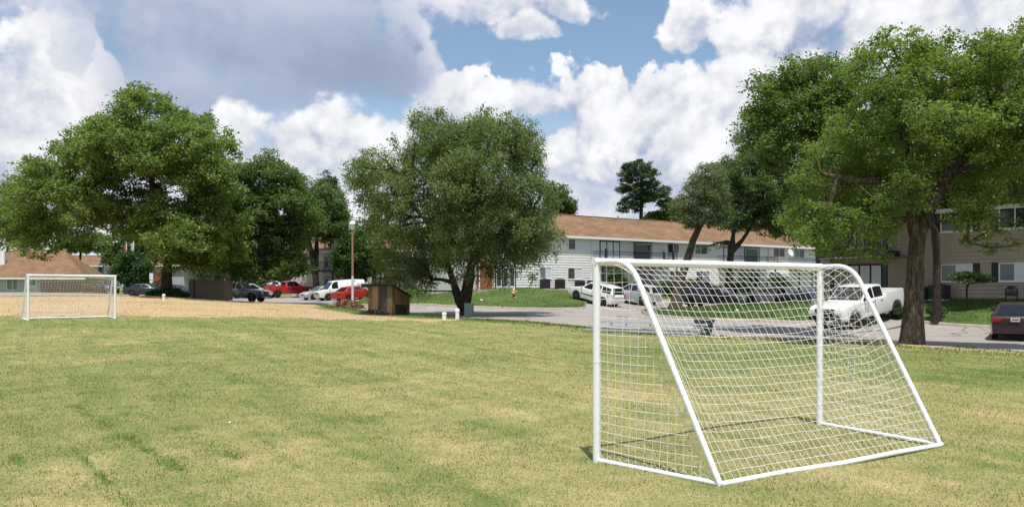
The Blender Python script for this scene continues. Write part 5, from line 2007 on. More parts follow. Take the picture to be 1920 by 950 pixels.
    for k, (px, lab, mt_) in enumerate(((1236, 'dark patio chair on the upper balcony of the white building', 'black_iron'), (1448, 'reddish patio chair on the far upper balcony of the white building', 'terracotta'))):
        t = thing('patio_chair', lab, 'chair', f(sx(px), -1.0, 2.722), ang + R(25))
        MB().box(-0.25, 0.25, -0.25, 0.25, 0.40, 0.45).build('seat', M[mt_], t)
        MB().box(-0.25, 0.25, 0.21, 0.25, 0.45, 1.15).build('backrest', M[mt_], t)
        for a in (-0.22, 0.22):
            for b in (-0.22, 0.22):
                MB().box(a - 0.02, a + 0.02, b - 0.02, b + 0.02, 0, 0.40).build('leg', M['black_iron'], t)
    t = thing('cooler_box', 'small pale blue cooler on the upper balcony beside the green screen', 'cooler', f(sx(1180), -0.9, 2.722), ang)
    MB().box(-0.3, 0.3, -0.2, 0.2, 0, 0.3).build('body', M['curtain'], t)
    MB().box(-0.32, 0.32, -0.22, 0.22, 0.30, 0.37).build('lid', M['trim_white'], t)
    # kick fence by the doors: pale iron gate panel
    return root


white_building()


# ---- tan two-storey building, right
def tan_building():
    a, b = (18.9, 48.0), (35.0, 28.2)
    L, ang = facade_frame(a, b)
    zb = 1.12
    root = thing('apartment_building', 'tan two-storey apartment building with dark shutters shaded by trees', 'building', (a[0], a[1], zb), ang)

    def sx(px):
        q = (px - 960) / FOC
        return (q * a[1] - a[0]) / (math.cos(ang) - q * math.sin(ang))
    D, H, rise = 11.0, 5.15, 2.4
    wall = MB().box(0, L, 0, D, -0.9, H).build('wall', M['tan_siding'], root)
    gable_ends(root, 0, L, D, H, rise, M['tan_siding'])
    gable_roof(root, 0, L, D, H + 0.05, rise, 0.55)
    ops = []
    for x0, x1 in ((sx(1764), sx(1824)), (sx(1873), sx(1935)), (sx(1990), sx(2070))):
        for z0, z1, l, r_ in ((1.02, 1.98, 'curtain_dim', 'curtain'), (3.72, 4.85, 'pane_dark', 'pane_dark')):
            window(root, x0, x1, z0, z1, 0.0, l, r_, shutters=(x1 - x0) * 0.2)
            s = (x1 - x0) * 0.2 + 0.05
            ops.append((x0 - s, x1 + s, z0 - 0.06, z1 + 0.04))
    d0, d1 = sx(1590), sx(1656)
    french_door(root, d0, d1, 0.05, 2.12, 0.0, 3, dim=['curtain', 'curtain', 'curtain'])
    ops.append((d0 - 0.02, d1 + 0.02, 0, 2.14))
    french_door(root, d0, sx(1640), 2.85, 4.9, 0.0, 3, dim=['pane_dark', 'curtain_dim', 'pane_dark'])
    ops.append((d0 - 0.02, sx(1640) + 0.02, 2.83, 4.92))
    siding(wall, M['tan_siding'], 0.02, L - 0.02, 0.0, H - 0.1, 0.2, ops)
    b0, b1 = sx(1556), sx(1688)
    MB().box(b0, b1, -1.7, -0.04, 2.50, 2.80).build('balcony_deck', M['trim_dark'], root)
    MB().box(b0 + 0.05, b1 - 0.05, -1.66, -0.06, 2.40, 2.48).build('balcony_soffit', M['tan_siding'], root)
    railing(root, b0 + 0.08, b1 - 0.08, -1.62, 2.80, 1.0, depth=1.5)
    for x in (b0 + 0.1, (b0 + b1) * 0.5 - 1.1, b1 - 0.1):
        MB().box(x - 0.09, x + 0.09, -1.68, -1.50, -0.4, 2.5).build('balcony_post', M['trim_dark'], root)
        MB().box(x - 0.09, x + 0.09, -1.68, -1.50, 2.8, 5.1).build('upper_post', M['trim_dark'], root)
    MB().box(b0 - 0.2, b1 + 0.2, -1.8, -0.03, -0.6, 0.03).build('patio_slab', M['kerb'], root)
    for i in range(9):      # icicle-like string lights hang from the beam
        x = b0 + 1.0 + i * (b1 - b0 - 1.4) / 9
        MB().lathe([(0.0, -0.1), (0.02, -0.08), (0.02, -0.02), (0.008, 0.0)], 6, (x, -1.72, 2.5)).build('string_bulb', M['trim_white'], root)
    f = lambda x, y, z: (a[0] + math.cos(ang) * x - math.sin(ang) * y, a[1] + math.sin(ang) * x + math.cos(ang) * y, zb + z)

    def on_ground(x, y):
        p = f(x, y, 0)
        return (p[0], p[1], gz(p[0], p[1]))
    ac_unit('air_conditioner', 'black air conditioner below the shuttered window of the tan building', on_ground(sx(1772), -0.75), ang, 0.85, 0.85)
    ac_unit('air_conditioner', 'black air conditioner half hidden behind the dark tree trunk at the tan building', on_ground(sx(1741), -0.75), ang, 0.7, 0.75)
    p = on_ground(sx(1906), -0.7)
    t = thing('wheeled_hose_reel', 'round dark hose reel leaning at the tan building above the dark sedan', 'hose reel', p, ang)
    MB().lathe([(0.0, -0.05), (0.24, -0.06), (0.27, -0.05), (0.24, -0.03), (0.12, -0.02), (0.12, 0.02), (0.24, 0.03), (0.27, 0.05), (0.24, 0.06), (0.0, 0.05)], 18, (0, 0, 0.55), 'y').build('reel', M['paint_navy'], t)
    MB().box(-0.28, -0.24, -0.05, 0.05, -0.1, 0.62).box(0.24, 0.28, -0.05, 0.05, -0.1, 0.62).box(-0.28, 0.28, -0.05, 0.05, 0.28, 0.32).build('stand', M['black_iron'], t)
    for k, (px, lab) in enumerate(((1583, 'terracotta flower pot left of the white patio doors'), (1628, 'terracotta flower pot in front of the white patio doors'))):
        q = f(sx(px), -1.2, 0.032)
        t = thing('flower_pot', lab, 'flower pot', q)
        MB().lathe([(0.13, 0), (0.2, 0.34), (0.22, 0.34), (0.22, 0.40), (0.17, 0.40), (0.15, 0.34)], 14).build('pot', M['terracotta'], t)
        V, Q, tn = leaves([(0, 0, 0.6)], [0.26], 160, 0.14, np.random.default_rng(5 + k))
        obj('plant', np_mesh('plant', V, quads=Q, attrs={'tint': tn}), M['leaf_shrub'], t)
    return root


tan_building()


def simple_building(label, p0, p1, zb, D, H, rise, wallm, over=0.5, hip=0.0, wins=(), doors=(), name='apartment_building', balcony=None, chimney=None):
    L, ang = facade_frame(p0, p1)
    root = thing(name, label, 'building', (p0[0], p0[1], zb), ang)
    MB().box(0, L, 0, D, -0.8, H).build('wall', M[wallm], root)
    if not hip:
        gable_ends(root, 0, L, D, H, rise, M[wallm])
    gable_roof(root, 0, L, D, H + 0.04, rise, over, hip=hip)
    for w in wins:
        window(root, *w[:4], 0.0, *(w[4:6] if len(w) > 4 else ()))
    for dd in doors:
        french_door(root, dd[0], dd[1], dd[2], dd[3], 0.0, dd[4], dim=[dd[5]] * dd[4])
    if balcony:
        for (a, b, z) in balcony:
            MB().box(a, b, -1.5, -0.04, z - 0.2, z).build('balcony_deck', M['trim_dark'], root)
            railing(root, a + 0.05, b - 0.05, -1.45, z, 1.0)
            for x in (a + 0.1, b - 0.1):
                MB().box(x - 0.08, x + 0.08, -1.48, -1.32, -0.5, z - 0.2).build('balcony_post', M['trim_dark'], root)
                MB().box(x - 0.08, x + 0.08, -1.48, -1.32, z, H - 0.25).build('upper_post', M['trim_white'], root)
    if chimney:
        x, y, h = chimney
        MB().box(x - 0.5, x + 0.5, y - 0.4, y + 0.4, H * 0.6, H + h).build('chimney', M['trim_white'], root)
    return root, ang, L


def xat(px, d):
    return (px - 960) / FOC * d


# beige block behind the parking lot
bb, _, Lb = simple_building('beige two-storey building behind the white van and the lamp post', (xat(548, 97), 97), (xat(830, 93), 93), 1.15, 10, 5.6, 1.7, 'beige_wall', over=.6,
                            wins=[(6.6, 8.0, 3.6, 4.8), (10.5, 12, 3.6, 4.8), (10.5, 12, 1.0, 2.2), (14.5, 16, 3.6, 4.8)],
                            doors=[(4.3, 5.6, 3.0, 5.0, 2, 'pane_dark'), (4.3, 5.6, 0.05, 2.2, 2, 'pane_dark'), (12.6, 14.2, 0.05, 2.2, 3, 'curtain')], balcony=[(3.9, 6.2, 3.0), (12.2, 16.5, 3.0)])
# low clubhouse, left
ch_, cang, Lc = simple_building('low building with wide brown hip roof at the far left', (xat(-70, 112), 112), (xat(150, 116), 116), 1.42, 15, 2.55, 4.0, 'grey_wall', over=.9, hip=5.0, name='clubhouse',
                                wins=[(5.6, 7.1, .3, 2.3, 'curtain_dim', 'curtain_dim'), (8.2, 9.4, .9, 2.1, 'pane_dark', 'pane_dark')], doors=[(9.8, 12.2, .05, 2.3, 3, 'pane_dark')], chimney=(3.9, 3.2, 3.6))
simple_building('white two-storey building behind the low brown-roofed one', (xat(112, 150), 150), (xat(214, 153), 153), 2.0, 10, 4.75, 1.9, 'white_siding', over=.6,
                wins=[(8.7, 9.9, 3.3, 4.4, 'pane_dark', 'pane_dark'), (4.2, 5.2, 3.3, 4.4, 'pane_dark', 'pane_dark')], doors=[(6.6, 7.6, 2.6, 4.6, 1, 'pane_dark'), (6.6, 7.6, .05, 2.1, 1, 'pane_dark')], balcony=[(5.6, 9.9, 2.6)])
simple_building('pale building with a brick end behind the street sign', (xat(262, 128), 128), (xat(345, 126), 126), 1.7, 9, 4.2, 1.6, 'grey_wall', over=.5,
                wins=[(.6, 1.8, 2.6, 3.6), (.6, 1.8, .8, 1.9)], doors=[(2.0, 2.8, .05, 2.1, 1, 'pane_dark')])
# brick end panel: bricks laid in courses
br = thing('brick_wall', 'orange brick wall panel left of the big tree trunk', 'wall', (xat(289, 124.5), 124.5, 1.7))
bk = MB().box(0, 1.5, 0, .3, 0, 3.4).build('wall_core', M['mortar'], br)
me_b = []
for mm in ('brick', 'brick_dark'):
    q = MB().box(0, 0.46, -0.02, 0.01, 0, 0.22).mesh('brick')
    q.materials.append(M[mm])
    me_b.append(q)
for i in range(14):
    for j in range(3):
        o = bpy.data.objects.new('brick', me_b[random.random() < .3])
        link(o, br)
        o.location = (0.02 + j * .49 - (0.0 if i % 2 else 0.0), 0, 0.02 + i * 0.242)

# ------------------------------------------------------------------ vehicles
def arch(cx, r, n=8):
    return [(cx + r * math.cos(a), 0.0 + r * math.sin(a)) for a in [math.pi * k / n for k in range(n + 1)]]


CARS = {
    # L, W, H, wheel radius, front/rear axle x, ground clearance, top line of the lower body (rear to front), greenhouse side outline, flags
    'sedan': dict(L=4.7, W=1.8, r=.32, ax=(1.42, -1.34), clear=.20, nose=.55,
                  top=[(-2.33, .62), (-2.32, .92), (-2.22, 1.00), (-1.55, 1.03), (-.5, 1.0), (.85, .97), (1.6, .90), (2.1, .78), (2.3, .62)],
                  green=[(-1.75, 1.00), (-1.05, 1.40), (-.4, 1.46), (.15, 1.43), (1.0, .97)], wins=[(-1.35, -.42), (-.34, .62)]),
    'hatch': dict(L=4.5, W=1.75, r=.32, ax=(1.35, -1.30), clear=.20, nose=.55,
                  top=[(-2.2, .6), (-2.22, .95), (-2.1, 1.02), (-.5, 1.02), (.85, .98), (1.6, .92), (2.05, .78), (2.22, .60)],
                  green=[(-2.12, 1.0), (-1.85, 1.42), (-.9, 1.50), (.1, 1.47), (1.0, .98)], wins=[(-1.85, -1.1), (-1.02, -.3), (-.22, .65)]),
    'suv': dict(L=4.75, W=1.92, r=.37, ax=(1.42, -1.38), clear=.26, nose=.62,
                top=[(-2.3, .62), (-2.33, .98), (-2.25, 1.10), (-.5, 1.12), (1.0, 1.10), (1.75, 1.05), (2.2, .95), (2.34, .66)],
                green=[(-2.26, 1.08), (-2.02, 1.68), (-1.0, 1.76), (.2, 1.73), (1.08, 1.09)], wins=[(-2.0, -1.12), (-1.02, -.22), (-.12, .72)]),
    'minivan': dict(L=5.0, W=1.98, r=.34, ax=(1.62, -1.42), clear=.2, nose=.6,
                    top=[(-2.42, .6), (-2.46, 1.0), (-2.4, 1.08), (-.5, 1.06), (1.2, 1.02), (1.95, .92), (2.35, .78), (2.46, .58)],
                    green=[(-2.4, 1.05), (-2.2, 1.66), (-1.0, 1.75), (.3, 1.70), (1.55, 1.0)], wins=[(-2.15, -1.15), (-1.05, -.05), (.05, .95)]),
    'van': dict(L=5.5, W=2.0, r=.38, ax=(1.75, -1.75), clear=.30, nose=.75,
                top=[(-2.68, .62), (-2.72, 1.05), (-2.70, 1.18), (-.5, 1.18), (1.35, 1.18), (1.8, 1.16), (2.5, 1.05), (2.68, .95), (2.72, .62)],
                green=[(-2.70, 1.16), (-2.55, 1.98), (-1.6, 2.09), (.7, 2.08), (1.05, 2.0), (1.75, 1.16)], wins=[(.55, 1.28)]),
    'pickup': dict(L=5.9, W=2.02, r=.42, ax=(1.85, -1.95), clear=.42, nose=.75, bed=(-2.85, -.95),
                   top=[(-2.9, .70), (-2.92, 1.42), (-2.85, 1.44), (-.95, 1.44), (-.9, 1.30), (1.05, 1.28), (1.6, 1.28), (2.55, 1.20), (2.84, 1.08), (2.9, .78)],
                   green=[(-.93, 1.26), (-.82, 1.88), (-.4, 1.95), (.35, 1.93), (1.15, 1.27)], wins=[(-.72, .02), (.10, .72)]),
}


def make_car(name, label, cat, kind, paint, loc, heading, group='cars parked along the street and in the lots', pitch=0.0, dark_trim=False, lift=0.0, plate=False, cladding=None, rimm='rim'):
    S = CARS[kind]
    L, W, r = S['L'], S['W'], S['r']
    x, y = loc
    # headings are given as seen along the line of sight to the car
    rz = math.atan2(heading[1], heading[0]) - math.atan2(x, y)
    # stand on the street: sample the ground under the axles
    c, s = math.cos(rz), math.sin(rz)
    zf, zr = gz(x + c * S['ax'][0], y + s * S['ax'][0]), gz(x + c * S['ax'][1], y + s * S['ax'][1])
    zl, zr2 = gz(x - s * W / 2, y + c * W / 2), gz(x + s * W / 2, y - c * W / 2)
    root = thing(name, label, cat, (x, y, (zf + zr) / 2 + lift), rz, group)
    root.rotation_euler = (math.atan2(zl - zr2, W) * 0.5, -math.atan2(zf - zr, S['ax'][0] - S['ax'][1]), rz)
    ra = r * 1.18
    cl = S['clear']
    top = S['top']
    poly = [(top[0][0] + .03, cl + .12), (S['ax'][1] - ra, cl)]
    for ax in (S['ax'][1], S['ax'][0]):
        a0 = math.asin(max(-1, min(1, (cl - r) / ra)))
        n = 9
        for k in range(n + 1):
            t = math.pi - a0 - (math.pi - 2 * a0) * k / n
            poly.append((ax + ra * math.cos(t), r + ra * math.sin(t)))
    poly += [(top[-1][0] - .06, cl + .10)]
    poly += list(reversed(top))
    # remove accidental duplicates
    q = []
    for p in poly:
        if not q or (abs(p[0] - q[-1][0]) + abs(p[1] - q[-1][1])) > 1e-4:
            q.append(p)
    poly = q
    bm = bmesh.new()
    hw = W / 2
    vs = [bm.verts.new((px, -hw, pz)) for px, pz in poly]
    f0 = bm.faces.new(vs)
    ret = bmesh.ops.extrude_face_region(bm, geom=[f0])
    nv = [e for e in ret['geom'] if isinstance(e, bmesh.types.BMVert)]
    bmesh.ops.translate(bm, verts=nv, vec=(0, W, 0))
    bmesh.ops.recalc_face_normals(bm, faces=bm.faces[:])
    if 'bed' in S:
        b0, b1 = S['bed']
        for f in bm.faces[:]:
            cc = f.calc_center_median()
            if f.normal.z > 0.9 and cc.z > 1.35 and b0 < cc.x < b1:
                bmesh.ops.inset_region(bm, faces=[f], thickness=0.09, depth=0.0)
                bmesh.ops.translate(bm, verts=f.verts[:], vec=(0, 0, -0.50))
                break
    edges = [e for e in bm.edges if len(e.link_faces) == 2 and abs(abs(e.link_faces[0].normal.y) - abs(e.link_faces[1].normal.y)) > 0.7 and max(abs(v.co.y) for v in e.verts) > hw - .01]
    try:
        bmesh.ops.bevel(bm, geom=edges, offset=0.075, offset_type='OFFSET', segments=3, profile=0.5, affect='EDGES', clamp_overlap=True)
    except Exception:
        pass
    bmesh.ops.triangulate(bm, faces=[f for f in bm.faces if len(f.verts) > 4])
    for v in bm.verts:
        k = abs(v.co.x) / (L / 2)
        t = 1 - 0.14 * max(0, (k - 0.72) / 0.28) ** 2
        zz = max(0, v.co.z - 0.75)
        t *= 1 - 0.05 * zz
        t *= 1 - 0.05 * max(0, (0.55 - v.co.z) / 0.5)
        v.co.y *= t
    me = bpy.data.meshes.new('body')
    bm.to_mesh(me)
    bm.free()
    me.polygons.foreach_set('use_smooth', [True] * len(me.polygons))
    body = obj('body', me, M[paint], root)
    md = body.modifiers.new('angle', 'EDGE_SPLIT')
    md.split_angle = R(32)
    # cabin
    G = S['green']
    zb_, zt = min(p[1] for p in G), max(p[1] for p in G)
    gw = hw * 0.945
    tap = 0.25 if kind in ('sedan', 'hatch') else 0.17
    sy = lambda z: gw * (1 - tap * (z - zb_) / (zt - zb_))
    bm = bmesh.new()
    a = [bm.verts.new((px, -sy(pz), pz)) for px, pz in G]
    b = [bm.verts.new((px, sy(pz), pz)) for px, pz in G]
    bm.faces.new(a)
    bm.faces.new(list(reversed(b)))
    n = len(G)
    for i in range(n):
        j = (i + 1) % n
        bm.faces.new((a[j], a[i], b[i], b[j]))
    bmesh.ops.recalc_face_normals(bm, faces=bm.faces[:])
    edges = [e for e in bm.edges if min(v.co.z for v in e.verts) > zb_ - .001 and not all(abs(v.co.z - zb_) < .05 for v in e.verts) and len(e.link_faces) == 2]
    bmesh.ops.bevel(bm, geom=edges, offset=0.05, offset_type='OFFSET', segments=2, profile=0.5, affect='EDGES', clamp_overlap=True)
    me = bpy.data.meshes.new('cabin')
    bm.to_mesh(me)
    bm.free()
    me.polygons.foreach_set('use_smooth', [True] * len(me.polygons))
    cab = obj('cabin', me, M[paint], root)
    md = cab.modifiers.new('angle', 'EDGE_SPLIT')
    md.split_angle = R(28)
    # side glass follows the outline of the cabin
    gx = [p[0] for p in G]
    gzv = [p[1] for p in G]

    def roof_z(px):
        return float(np.interp(px, gx, gzv))
    for sgn in (-1, 1):
        for w0, w1 in S['wins']:
            lo = zb_ + .07
            xs = np.linspace(w0, w1, 6)
            up_ = [max(lo + .02, roof_z(q_) - .10) for q_ in xs]
            pts = [(w0, lo), (w1, lo)] + [(xs[i], up_[i]) for i in range(5, -1, -1)]
            v3 = [(px, sgn * (sy(pz) + .007), pz) for px, pz in pts]
            mb = MB().add(v3, [tuple(range(len(v3)))] if sgn < 0 else [tuple(reversed(range(len(v3))))])
            mb.build('side_window', M['car_glass'], cab)
    # windscreen and rear window
    def screen(p, q_, nm, inset=.07, lo_in=.06, hi_in=.07):
        p, q_ = Vector((p[0], 0, p[1])), Vector((q_[0], 0, q_[1]))
        dv = (q_ - p)
        nrm = Vector((-dv.z, 0, dv.x))
        nrm.normalize()
        if (nrm.x > 0) != (p.x > 0) and abs(nrm.x) > 0.1:
            nrm = -nrm
        p2, q2 = p + dv * lo_in, q_ - dv * hi_in
        v3 = []
        for pt_, sg in ((p2, -1), (p2, 1), (q2, 1), (q2, -1)):
            v3.append((pt_.x + nrm.x * .009, sg * (sy(pt_.z) - inset), pt_.z + nrm.z * .009))
        mb = MB().add(v3, [(0, 1, 2, 3), (3, 2, 1, 0)][:1])
        mb.build(nm, M['car_glass'], cab)
    screen(G[-1], G[-2], 'windscreen')
    if kind != 'van':
        screen(G[0], G[1], 'rear_window', inset=.12, lo_in=.12 if kind != 'sedan' else .06)
    # wheels
    for ax in S['ax']:
        for sgn in (-1, 1):
            yc = sgn * (hw - .125)
            wb = MB().lathe([(r * .60, -.10), (r * .93, -.105), (r, -.075), (r, .075), (r * .93, .105), (r * .60, .10)], 22, (0, 0, 0), 'y')
            wh = wb.build('wheel', M['tyre'], root)
            wh.location = (ax, yc, r)
            rm = MB().lathe([(r * .61, sgn * .085), (r * .56, sgn * .10), (r * .5, sgn * .065), (r * .18, sgn * .075), (r * .14, sgn * .10), (0, sgn * .10)], 18, (0, 0, 0), 'y')
            for k in range(6):
                t = k * math.pi / 3
                rm.obox((r * .36 * math.cos(t), sgn * .082, r * .36 * math.sin(t)), (r * .2 * math.cos(t), 0, r * .2 * math.sin(t)), (0, .012, 0), (-r * .055 * math.sin(t), 0, r * .055 * math.cos(t)))
            rm.build('rim', M[rimm], wh)
    # wheel-well liners and underbody
    MB().box(S['ax'][1] - ra, S['ax'][0] + ra, -hw * .80, hw * .80, cl + .02, cl + .5).build('underbody', M['plastic_black'], root)
    # lamps, bumpers, grille
    xf = top[-1][0]
    xr = top[0][0]
    nz = S['nose']
    zf_ = top[-2][1] - .14
    for sgn in (-1, 1):
        mb = MB().obox((xf - .09, sgn * hw * .68, zf_), (.085, 0, 0), (0, hw * .16, 0), (-.02, 0, .075))
        mb.build('headlight', M['lamp_clear'], root)
        tz = .86 if kind in ('sedan', 'hatch') else (1.0 if kind != 'pickup' else 1.15)
        wdt = hw * .17 if kind == 'sedan' else hw * .075
        mb = MB().obox((xr + .02, sgn * (hw * .86 - wdt), tz), (.05, 0, 0), (0, wdt, 0), (0, 0, .055 if kind in ('sedan', 'hatch') else .17))
        mb.build('tail_light', M['lamp_red'], root)
        mb = MB().obox((G[-1][0] - .18, sgn * (gw + .10), zb_ + .10), (.05, 0, 0), (0, .10, 0), (0, 0, .075))
        mb.build('wing_mirror', M['plastic_black' if dark_trim else paint], root)
        for w0, w1 in S['wins'][:2] if kind != 'van' else S['wins']:
            MB().box(w0 + .08, w0 + .24, sgn * (hw * .985) - .012, sgn * (hw * .985) + .012, zb_ - .16, zb_ - .12).build('door_handle', M['plastic_black' if dark_trim or kind in ('pickup', 'suv') else paint], root)
            # door seam
            MB().box(w1 + .02, w1 + .032, sgn * (hw * .975) - .008, sgn * (hw * .997) + .003 * sgn, cl + .25, zb_ - .02).build('door_seam', M['plastic_black'], root)
    bump = ('plastic_black' if dark_trim else 'chrome') if kind in ('pickup', 'van') else paint
    MB().obox((xf - .01, 0, nz - .08), (.06, 0, 0), (0, hw * .84, 0), (0, 0, .11)).build('front_bumper', M[bump], root)
    MB().obox((xr + .0, 0, nz - .02), (.06, 0, 0), (0, hw * .84, 0), (0, 0, .10)).build('rear_bumper', M[bump if kind != 'van' else 'chrome'], root)
    gr = MB().obox((xf - .03, 0, zf_ - .02), (.035, 0, 0), (0, hw * .50, 0), (0, 0, .19 if kind == 'pickup' else .12 if kind == 'van' else .06))
    for k in range(3):
        gr.obox((xf - .02, 0, zf_ - .08 + k * .06), (.04, 0, 0), (0, hw * .45, 0), (0, 0, .008))
    gr.build('grille', M['plastic_black'], root)
    if plate:
        MB().box(xr - .042, xr - .03, -.155, .155, .80, .955).build('license_plate', M['plate'], root)
        MB().box(xr - .048, xr - .042, -.11, .11, .86, .90).build('plate_marking', M['paint_navy'], root)
    if cladding:
        for sgn in (-1, 1):
            MB().box(S['ax'][1] + ra + .02, S['ax'][0] - ra - .02, sgn * hw * .97 - .018, sgn * hw * .97 + .018, .62, .70).build('side_moulding', M[cladding], root)
    if kind == 'suv':
        for sgn in (-1, 1):
            MB().tube([(-1.7, sgn * sy(zt) * .9, zt - .04), (-1.5, sgn * sy(zt) * .9, zt + .05), (-.1, sgn * sy(zt) * .9, zt + .05), (.1, sgn * sy(zt) * .9, zt - .02)], .018, 6).build('roof_rail', M['plastic_black'], root)
    return root


def car_at(px, d):
    return (xat(px, d), d)


make_car('pickup_truck', 'white four-door pickup truck parked beside the street behind the near goal', 'pickup truck', 'pickup', 'paint_white', car_at(1610, 39.6), (-.52, -.86), dark_trim=True, rimm='plastic_black')
make_car('sedan', 'dark maroon sedan seen from behind at the right edge', 'car', 'sedan', 'paint_maroon', car_at(1911, 32.3), (.05, 1.0), plate=True)
make_car('suv', 'white SUV with dark side moulding parked beside the centre lawn', 'car', 'suv', 'paint_white', car_at(1116, 65.0), (-.80, .60), cladding='plastic_black')
make_car('suv', 'silver SUV parked right behind the white SUV', 'car', 'suv', 'paint_silver', car_at(1188, 67.5), (-.85, .52))
make_car('minivan', 'black minivan parked behind the grass island', 'car', 'minivan', 'paint_black', car_at(1335, 61.8), (.90, -.44))
make_car('station_wagon', 'champagne wagon parked before the white building', 'car', 'suv', 'paint_champagne', car_at(1440, 77.5), (-.93, .36))
make_car('sedan', 'dark blue sedan parked right of the champagne wagon', 'car', 'sedan', 'paint_navy', car_at(1515, 73), (.86, -.5))
make_car('sedan', 'dark grey sedan parked just behind the white pickup truck', 'car', 'hatch', 'paint_grey', car_at(1582, 62), (-.75, -.66))
van = make_car('cargo_van', 'white cargo van with lettering parked behind the lamp post', 'van', 'van', 'paint_white', car_at(639, 85), (-.93, -.37))
make_car('sedan', 'small red sedan with its tail towards the field, beside the lamp post', 'car', 'sedan', 'paint_red', car_at(664, 80.5), (.80, .60))
make_car('hatchback', 'silver hatchback half hidden behind the wooden shed', 'car', 'hatch', 'paint_silver', car_at(689, 83.5), (.85, .52))
make_car('sedan', 'silver sedan parked between the red pickup and the white van', 'car', 'sedan', 'paint_silver', car_at(602, 88), (-.86, -.5))
make_car('pickup_truck', 'red pickup truck partly under the hanging boughs', 'pickup truck', 'pickup', 'paint_red', car_at(545, 94), (.93, .36))
make_car('sedan', 'dark red car left of the red pickup in the tree shade', 'car', 'sedan', 'paint_darkred', car_at(504, 99), (.3, -.95))
make_car('pickup_truck', 'grey pickup truck with a dark door stripe behind the straw mound', 'pickup truck', 'pickup', 'paint_grey', car_at(449, 78.5), (.86, -.5), dark_trim=True, cladding='plastic_black')
make_car('minivan', 'silver minivan behind the grey pickup truck', 'car', 'minivan', 'paint_silver', car_at(468, 90), (.95, .1))
make_car('sedan', 'black sedan parked left of the big tree trunk', 'car', 'sedan', 'paint_black', car_at(275, 88), (.95, -.3))
make_car('sedan', 'black sedan with bright headlights right of the big tree trunk', 'car', 'hatch', 'paint_black', car_at(333, 82), (.86, -.5))
make_car('suv', 'dark SUV facing the street beside the firewood stack', 'car', 'suv', 'paint_grey', car_at(203, 106), (.25, -.97))


def van_lettering():
    # the lettering on the van is only readable as a large C and a line of small script over a rule
    g = MB()
    y = 1.0 * .945
    pts = [(-1.55 + .30 * math.cos(a), 1.62 + .27 * math.sin(a)) for a in np.linspace(R(45), R(315), 16)]
    zb_, zt = 1.16, 2.09
    sy = lambda z: 1.0 * .945 * (1 - .17 * (z - zb_) / (zt - zb_)) + .012
    o = MB().tube([(-x - 3.05 if False else x, sy(z), z) for x, z in [(-1.35 - (px + 1.55), pz) for px, pz in pts]], .016, 5)
    o.build('letter_c', M['plastic_black'], van)
    o = MB()
    for k in range(11):
        x = -1.62 - k * .075
        h = .05 + .03 * ((k * 7) % 3)
        o.obox((x, sy(1.55) - .004, 1.50 + h / 2), (.02, 0, 0), (0, .006, 0), (.008, -.003, h / 2))
    o.box(-2.5, -1.55, sy(1.36) - .008, sy(1.36) + .004, 1.345, 1.37)
    o.build('lettering', M['plastic_black'], van)


van_lettering()

# ------------------------------------------------------------------ smaller things
# wooden shed
def shed():
    cx, cy = xat(735, 46.2), 46.2
    zb = gz(cx, cy) - .02
    a = R(-25.5)                      # left face runs from the near corner to the far left
    root = thing('shed', 'small weathered plywood shed with a sloping felt roof beside the street', 'shed', (cx, cy, zb), 0)
    root.rotation_euler = (0, 0, math.pi + a)
    # local x: along the left face away from the near corner; local y: towards... build so that -y is behind
    W_, D_ = 1.72, 1.9
    H1, H2 = 1.76, 1.12
    # wide face: five panels of plywood
    for i, (x0, x1, m) in enumerate(((0, .10, 'shed_ply'), (.10, .34, 'shed_ply'), (.34, .98, 'shed_dark'), (.98, 1.42, 'shed_ply_pale'), (1.42, W_, 'shed_ply'))):
        MB().box(x0 + .004, x1 - .004, -.02 - .006 * (i % 2), .02, .05, H1).build('plank', M[m], root)
    MB().box(-.03, W_ + .03, -.05, -.021, 0, .16).build('base_board', M['shed_dark'], root)
    MB().box(.3, 1.5, -.035, -.027, H1 - .08, H1).build('batten', M['shed_ply_pale'], root)
    # sloping side: boards above an opening, shelf across
    def hz(y):
        return H1 + (H2 - H1) * (y / D_)
    n = 6
    for k in range(n):
        y0, y1 = -D_ * k / n, -D_ * (k + 1) / n
        zlo = .05 if k in (0, n - 1) else .62
        m = 'shed_orange' if 0 < k < n - 1 else 'shed_ply'
        v = [(-.02, y0 - .004, zlo), (-.02, y1 + .004, zlo), (-.02, y1 + .004, hz(-y1) - .01), (-.02, y0 - .004, hz(-y0) - .01)]
        v2 = [(.015, *p[1:]) for p in v]
        # the side runs away from the near corner: local -y is the photo's right
        MB().add(v + v2, [(0, 1, 2, 3), (7, 6, 5, 4), (0, 4, 5, 1), (1, 5, 6, 2), (2, 6, 7, 3), (3, 7, 4, 0)]).build('plank', M[m], root)
    MB().box(-.10, .05, -D_ * .86, -D_ * .16, .64, .70).build('shelf', M['shed_ply_pale'], root)
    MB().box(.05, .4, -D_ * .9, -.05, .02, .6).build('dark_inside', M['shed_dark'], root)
    MB().box(W_ - .03, W_, -D_, -.02, .05, H2).box(.02, W_ - .03, -D_, -D_ + .03, .05, H2 - .02).build('back_walls', M['shed_ply'], root)
    # roof slab
    ov = .16
    v = []
    for dz in (.0, .055):
        for x, y in ((-ov, ov + .1), (W_ + ov + .15, ov + .1), (W_ + ov + .15, -D_ - ov), (-ov, -D_ - ov)):
            v.append((x, y, hz(-y) + dz + .005))
    MB().add(v, [(0, 1, 2, 3), (7, 6, 5, 4), (0, 4, 5, 1), (1, 5, 6, 2), (2, 6, 7, 3), (3, 7, 4, 0)]).build('roof', M['tar_felt'], root)
    return root


def shed_placed():
    r = shed()
    # local +y must point towards the camera side of the wide face: mirror by building with y towards the viewer
    return r


shed_placed()


